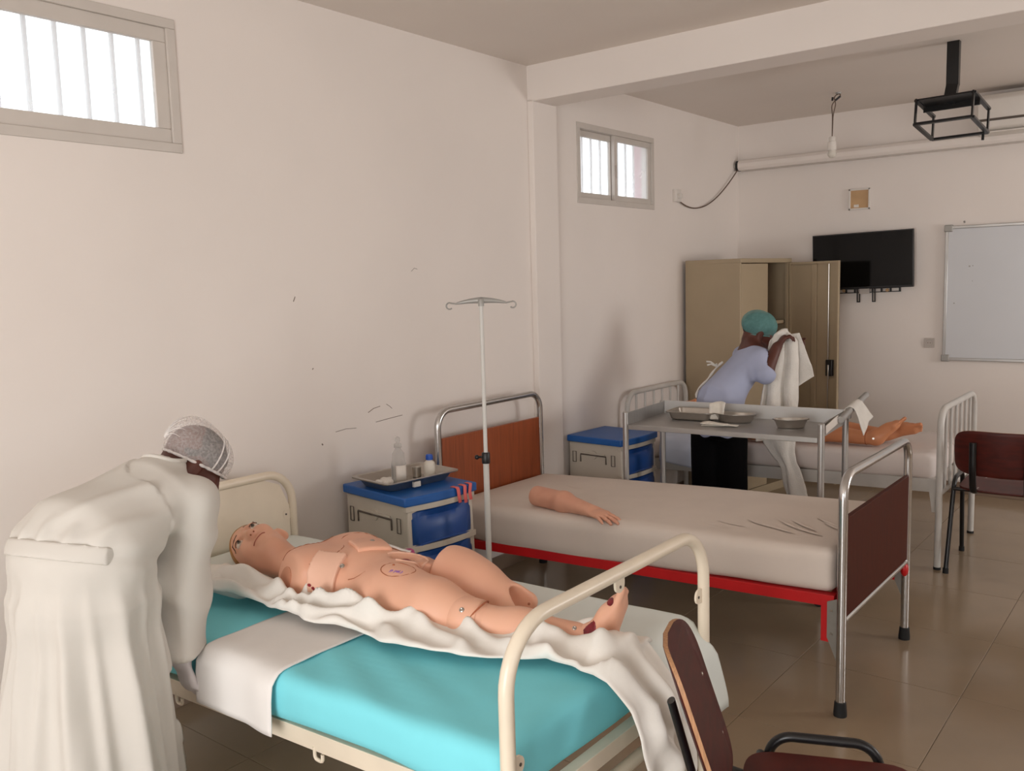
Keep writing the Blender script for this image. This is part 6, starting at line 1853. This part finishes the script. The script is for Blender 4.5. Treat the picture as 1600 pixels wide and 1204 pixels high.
d_ = nrm((0.35, 0.60, 0.70)); Sh.boxop(re2 + d_ * 0.095, (0.06, 0.055, 0.055), (d_, nrm(np.cross(d_, X)), np.cross(d_, nrm(np.cross(d_, X)))), 0.006, 's')
Sh.boxop((-2.2, 4.75, 0.58), (0.5, 0.5, 0.08), None, 0.006, 's')
fS = Field(96, 10, 3, 0.6)
def shirt_disp(V, N):
    L = V - hip2; a = np.arctan2(L @ QF, L @ QR); low = np.clip((1.0 - V[:, 2]) / 0.25, 0, 1)
    return 0.007 * fS.ridge(V) + 0.012 * low * (ridge1(a * 7 + 1.5 * fS(V * np.array([1, 1, 0.4])), 0.3) - 0.3)
sdf_obj('shirt', Sh, 0.0065, M['shirt'], p2, 1, shirt_disp)
Tr = SDF()
Tr.econe(hip2 + Z * 0.02, hip2 - Z * 0.14, QR, 0.135, 0.110, 0.150, 0.115, 0.04, 0.04)
tq_ = np.array((0.93, 0.36, 0))
for q in (-0.066, 0.066):
    Tr.cone(hip2 + tq_ * q - Z * 0.12, hip2 + tq_ * q * 1.12 + np.array((0.0, 0.01, -0.71)), 0.098, 0.084, 0.02)
Tr.boxop((-2.2, 4.73, 0.0), (0.5, 0.5, 0.07), None, 0.005, 's')
sdf_obj('trousers', Tr, 0.007, M['trouser'], p2, 1, lambda V, N: 0.005 * Field(97, 14, 2).ridge(V))
for q in (-0.083, 0.083):
    b_ = np.array((hip2[0], hip2[1] + 0.02, 0)) + tq_ * q
    s = SDF(); s.cone(b_ + np.array((-0.02, -0.03, 0.040)), b_ + np.array((0.03, 0.14, 0.034)), 0.040, 0.037, 0.03)
    s.cone(b_ + Z * 0.05, b_ + Z * 0.10, 0.04, 0.04, 0.03)
    s.boxop((-2.2, 4.8, -0.05), (0.4, 0.4, 0.05), None, 0.004, 's')
    sdf_obj('shoe', s, 0.006, M['rubber'], p2, 1)
# white apron strings down the back of the shirt, tied in a bow at the top
qs = []
for t in [i / 14 for i in range(15)]:
    p0 = nk2 * (1 - t) + hip2 * t - QF * 0.16 - QR * 0.03 + Z * (-0.06 * (1 - t) + 0.06 * t) 
    for _ in range(14):
        d = float(Sh.eval(p0[None])[0]); p0 = p0 - grad(Sh, p0) * d * 0.9
    qs.append(tuple(p0 + grad(Sh, p0) * (0.008 + 0.004 * math.sin(9 * t))))
MB().tube(qs, [0.006 + 0.002 * math.sin(i * 1.7) for i in range(15)], 7).build('apron_string', M['towel'], p2, smooth=True)
b0 = Vector(qs[2])
for e in ((-0.060, -0.02, 0.030), (-0.05, -0.03, 0.010), (0.0, -0.02, 0.012)):
    MB().tube([b0, b0 + Vector(e) * 0.6 + Vector((0, 0, 0.010)), b0 + Vector(e)], 0.005, 7).build('apron_string', M['towel'], p2, smooth=True)

# towel held up by person 2, hanging down past the bed edge
fW = Field(101, 9, 3, 0.6)
tc_ = over_edge([(-1.925, 4.985, 1.250), (-1.925, 4.955, 1.235), (-1.93, 4.945, 1.13), (-1.93, 4.925, 1.0), (-1.925, 4.885, 0.88), (-1.93, 4.855, 0.75), (-1.92, 4.845, 0.62)])
def tl_path(u, v):
    c = tc_(v); wv = float(np.interp(v, [0, 0.06, 0.25, 0.5, 0.75, 1.0], [0.045, 0.080, 0.095, 0.100, 0.11, 0.115]))
    return c + np.array([0.86, 0.5, 0]) * (u - 0.5) * 2 * wv * 0.95 + np.array([0, 0, -0.05 * (abs(u - 0.5) * 2) ** 2 * (1 - v)])
def tl_fold(P, U, Vv):
    D = np.zeros_like(P); am = 0.010 + 0.020 * Vv
    ph = 15 * U + 1.5 * fW(P)
    D[..., 0] += 0.4 * am * np.sin(ph); D[..., 1] -= am * np.cos(ph) + 0.02 * (1 - Vv)
    return D
t1_ = thing('bath_towel', 'white towel held up by the person in blue, hanging beyond the trolley', 'towel', (-1.93, 4.86, 0.6))
U, Vv = np.meshgrid(np.linspace(0, 1, 46), np.linspace(0, 1, 60), indexing='ij')
P = np.array([[tl_path(u, v) for v in np.linspace(0, 1, 60)] for u in np.linspace(0, 1, 46)]); P = P + tl_fold(P, U, Vv)
MB().grid(P).build('front_fall', M['towel'], t1_, smooth=True, angle=180, solid=0.006)
# side corner that flies out to the right
tc2 = over_edge([(-1.885, 4.985, 1.22), (-1.875, 4.99, 1.12), (-1.85, 4.98, 1.02), (-1.815, 4.96, 0.945)])
def t2_path(u, v):
    c = tc2(v); wv = float(np.interp(v, [0, 0.3, 0.75, 1], [0.03, 0.05, 0.065, 0.055]))
    return c + np.array([0.83, 0.5, 0.12 + 0.5 * v]) * (u - 0.5) * 2 * wv + np.array([0, 0.02, 0])
P = np.array([[t2_path(u, v) for v in np.linspace(0, 1, 30)] for u in np.linspace(0, 1, 20)])
P[..., 1] += 0.010 * fW(P * 2)
MB().grid(P).build('side_fall', M['towel'], t1_, smooth=True, angle=180, solid=0.006)
# bunched tail reaching down beside the bed
tc3 = over_edge([(-1.92, 4.835, 0.66), (-1.885, 4.828, 0.56), (-1.83, 4.822, 0.47), (-1.80, 4.82, 0.37), (-1.775, 4.82, 0.285)])
rings = []
for i in range(22):
    v = i / 21; c = tc3(v); r = float(np.interp(v, [0, 0.2, 0.45, 0.8, 0.95, 1], [0.105, 0.075, 0.046, 0.062, 0.058, 0.03]))
    rings.append([Vector((c[0] + r * math.cos(a) * (1 + 0.13 * math.sin(5 * a + 5 * v)), c[1] + 0.5 * r * math.sin(a) * (1 + 0.2 * math.sin(4 * a + 3 * v)), c[2] + 0.012 * math.sin(3 * a + v * 4))) for a in [2 * math.pi * k / 36 for k in range(36)]])
MB().loft(rings).build('tail', M['towel'], t1_, smooth=True, angle=180)
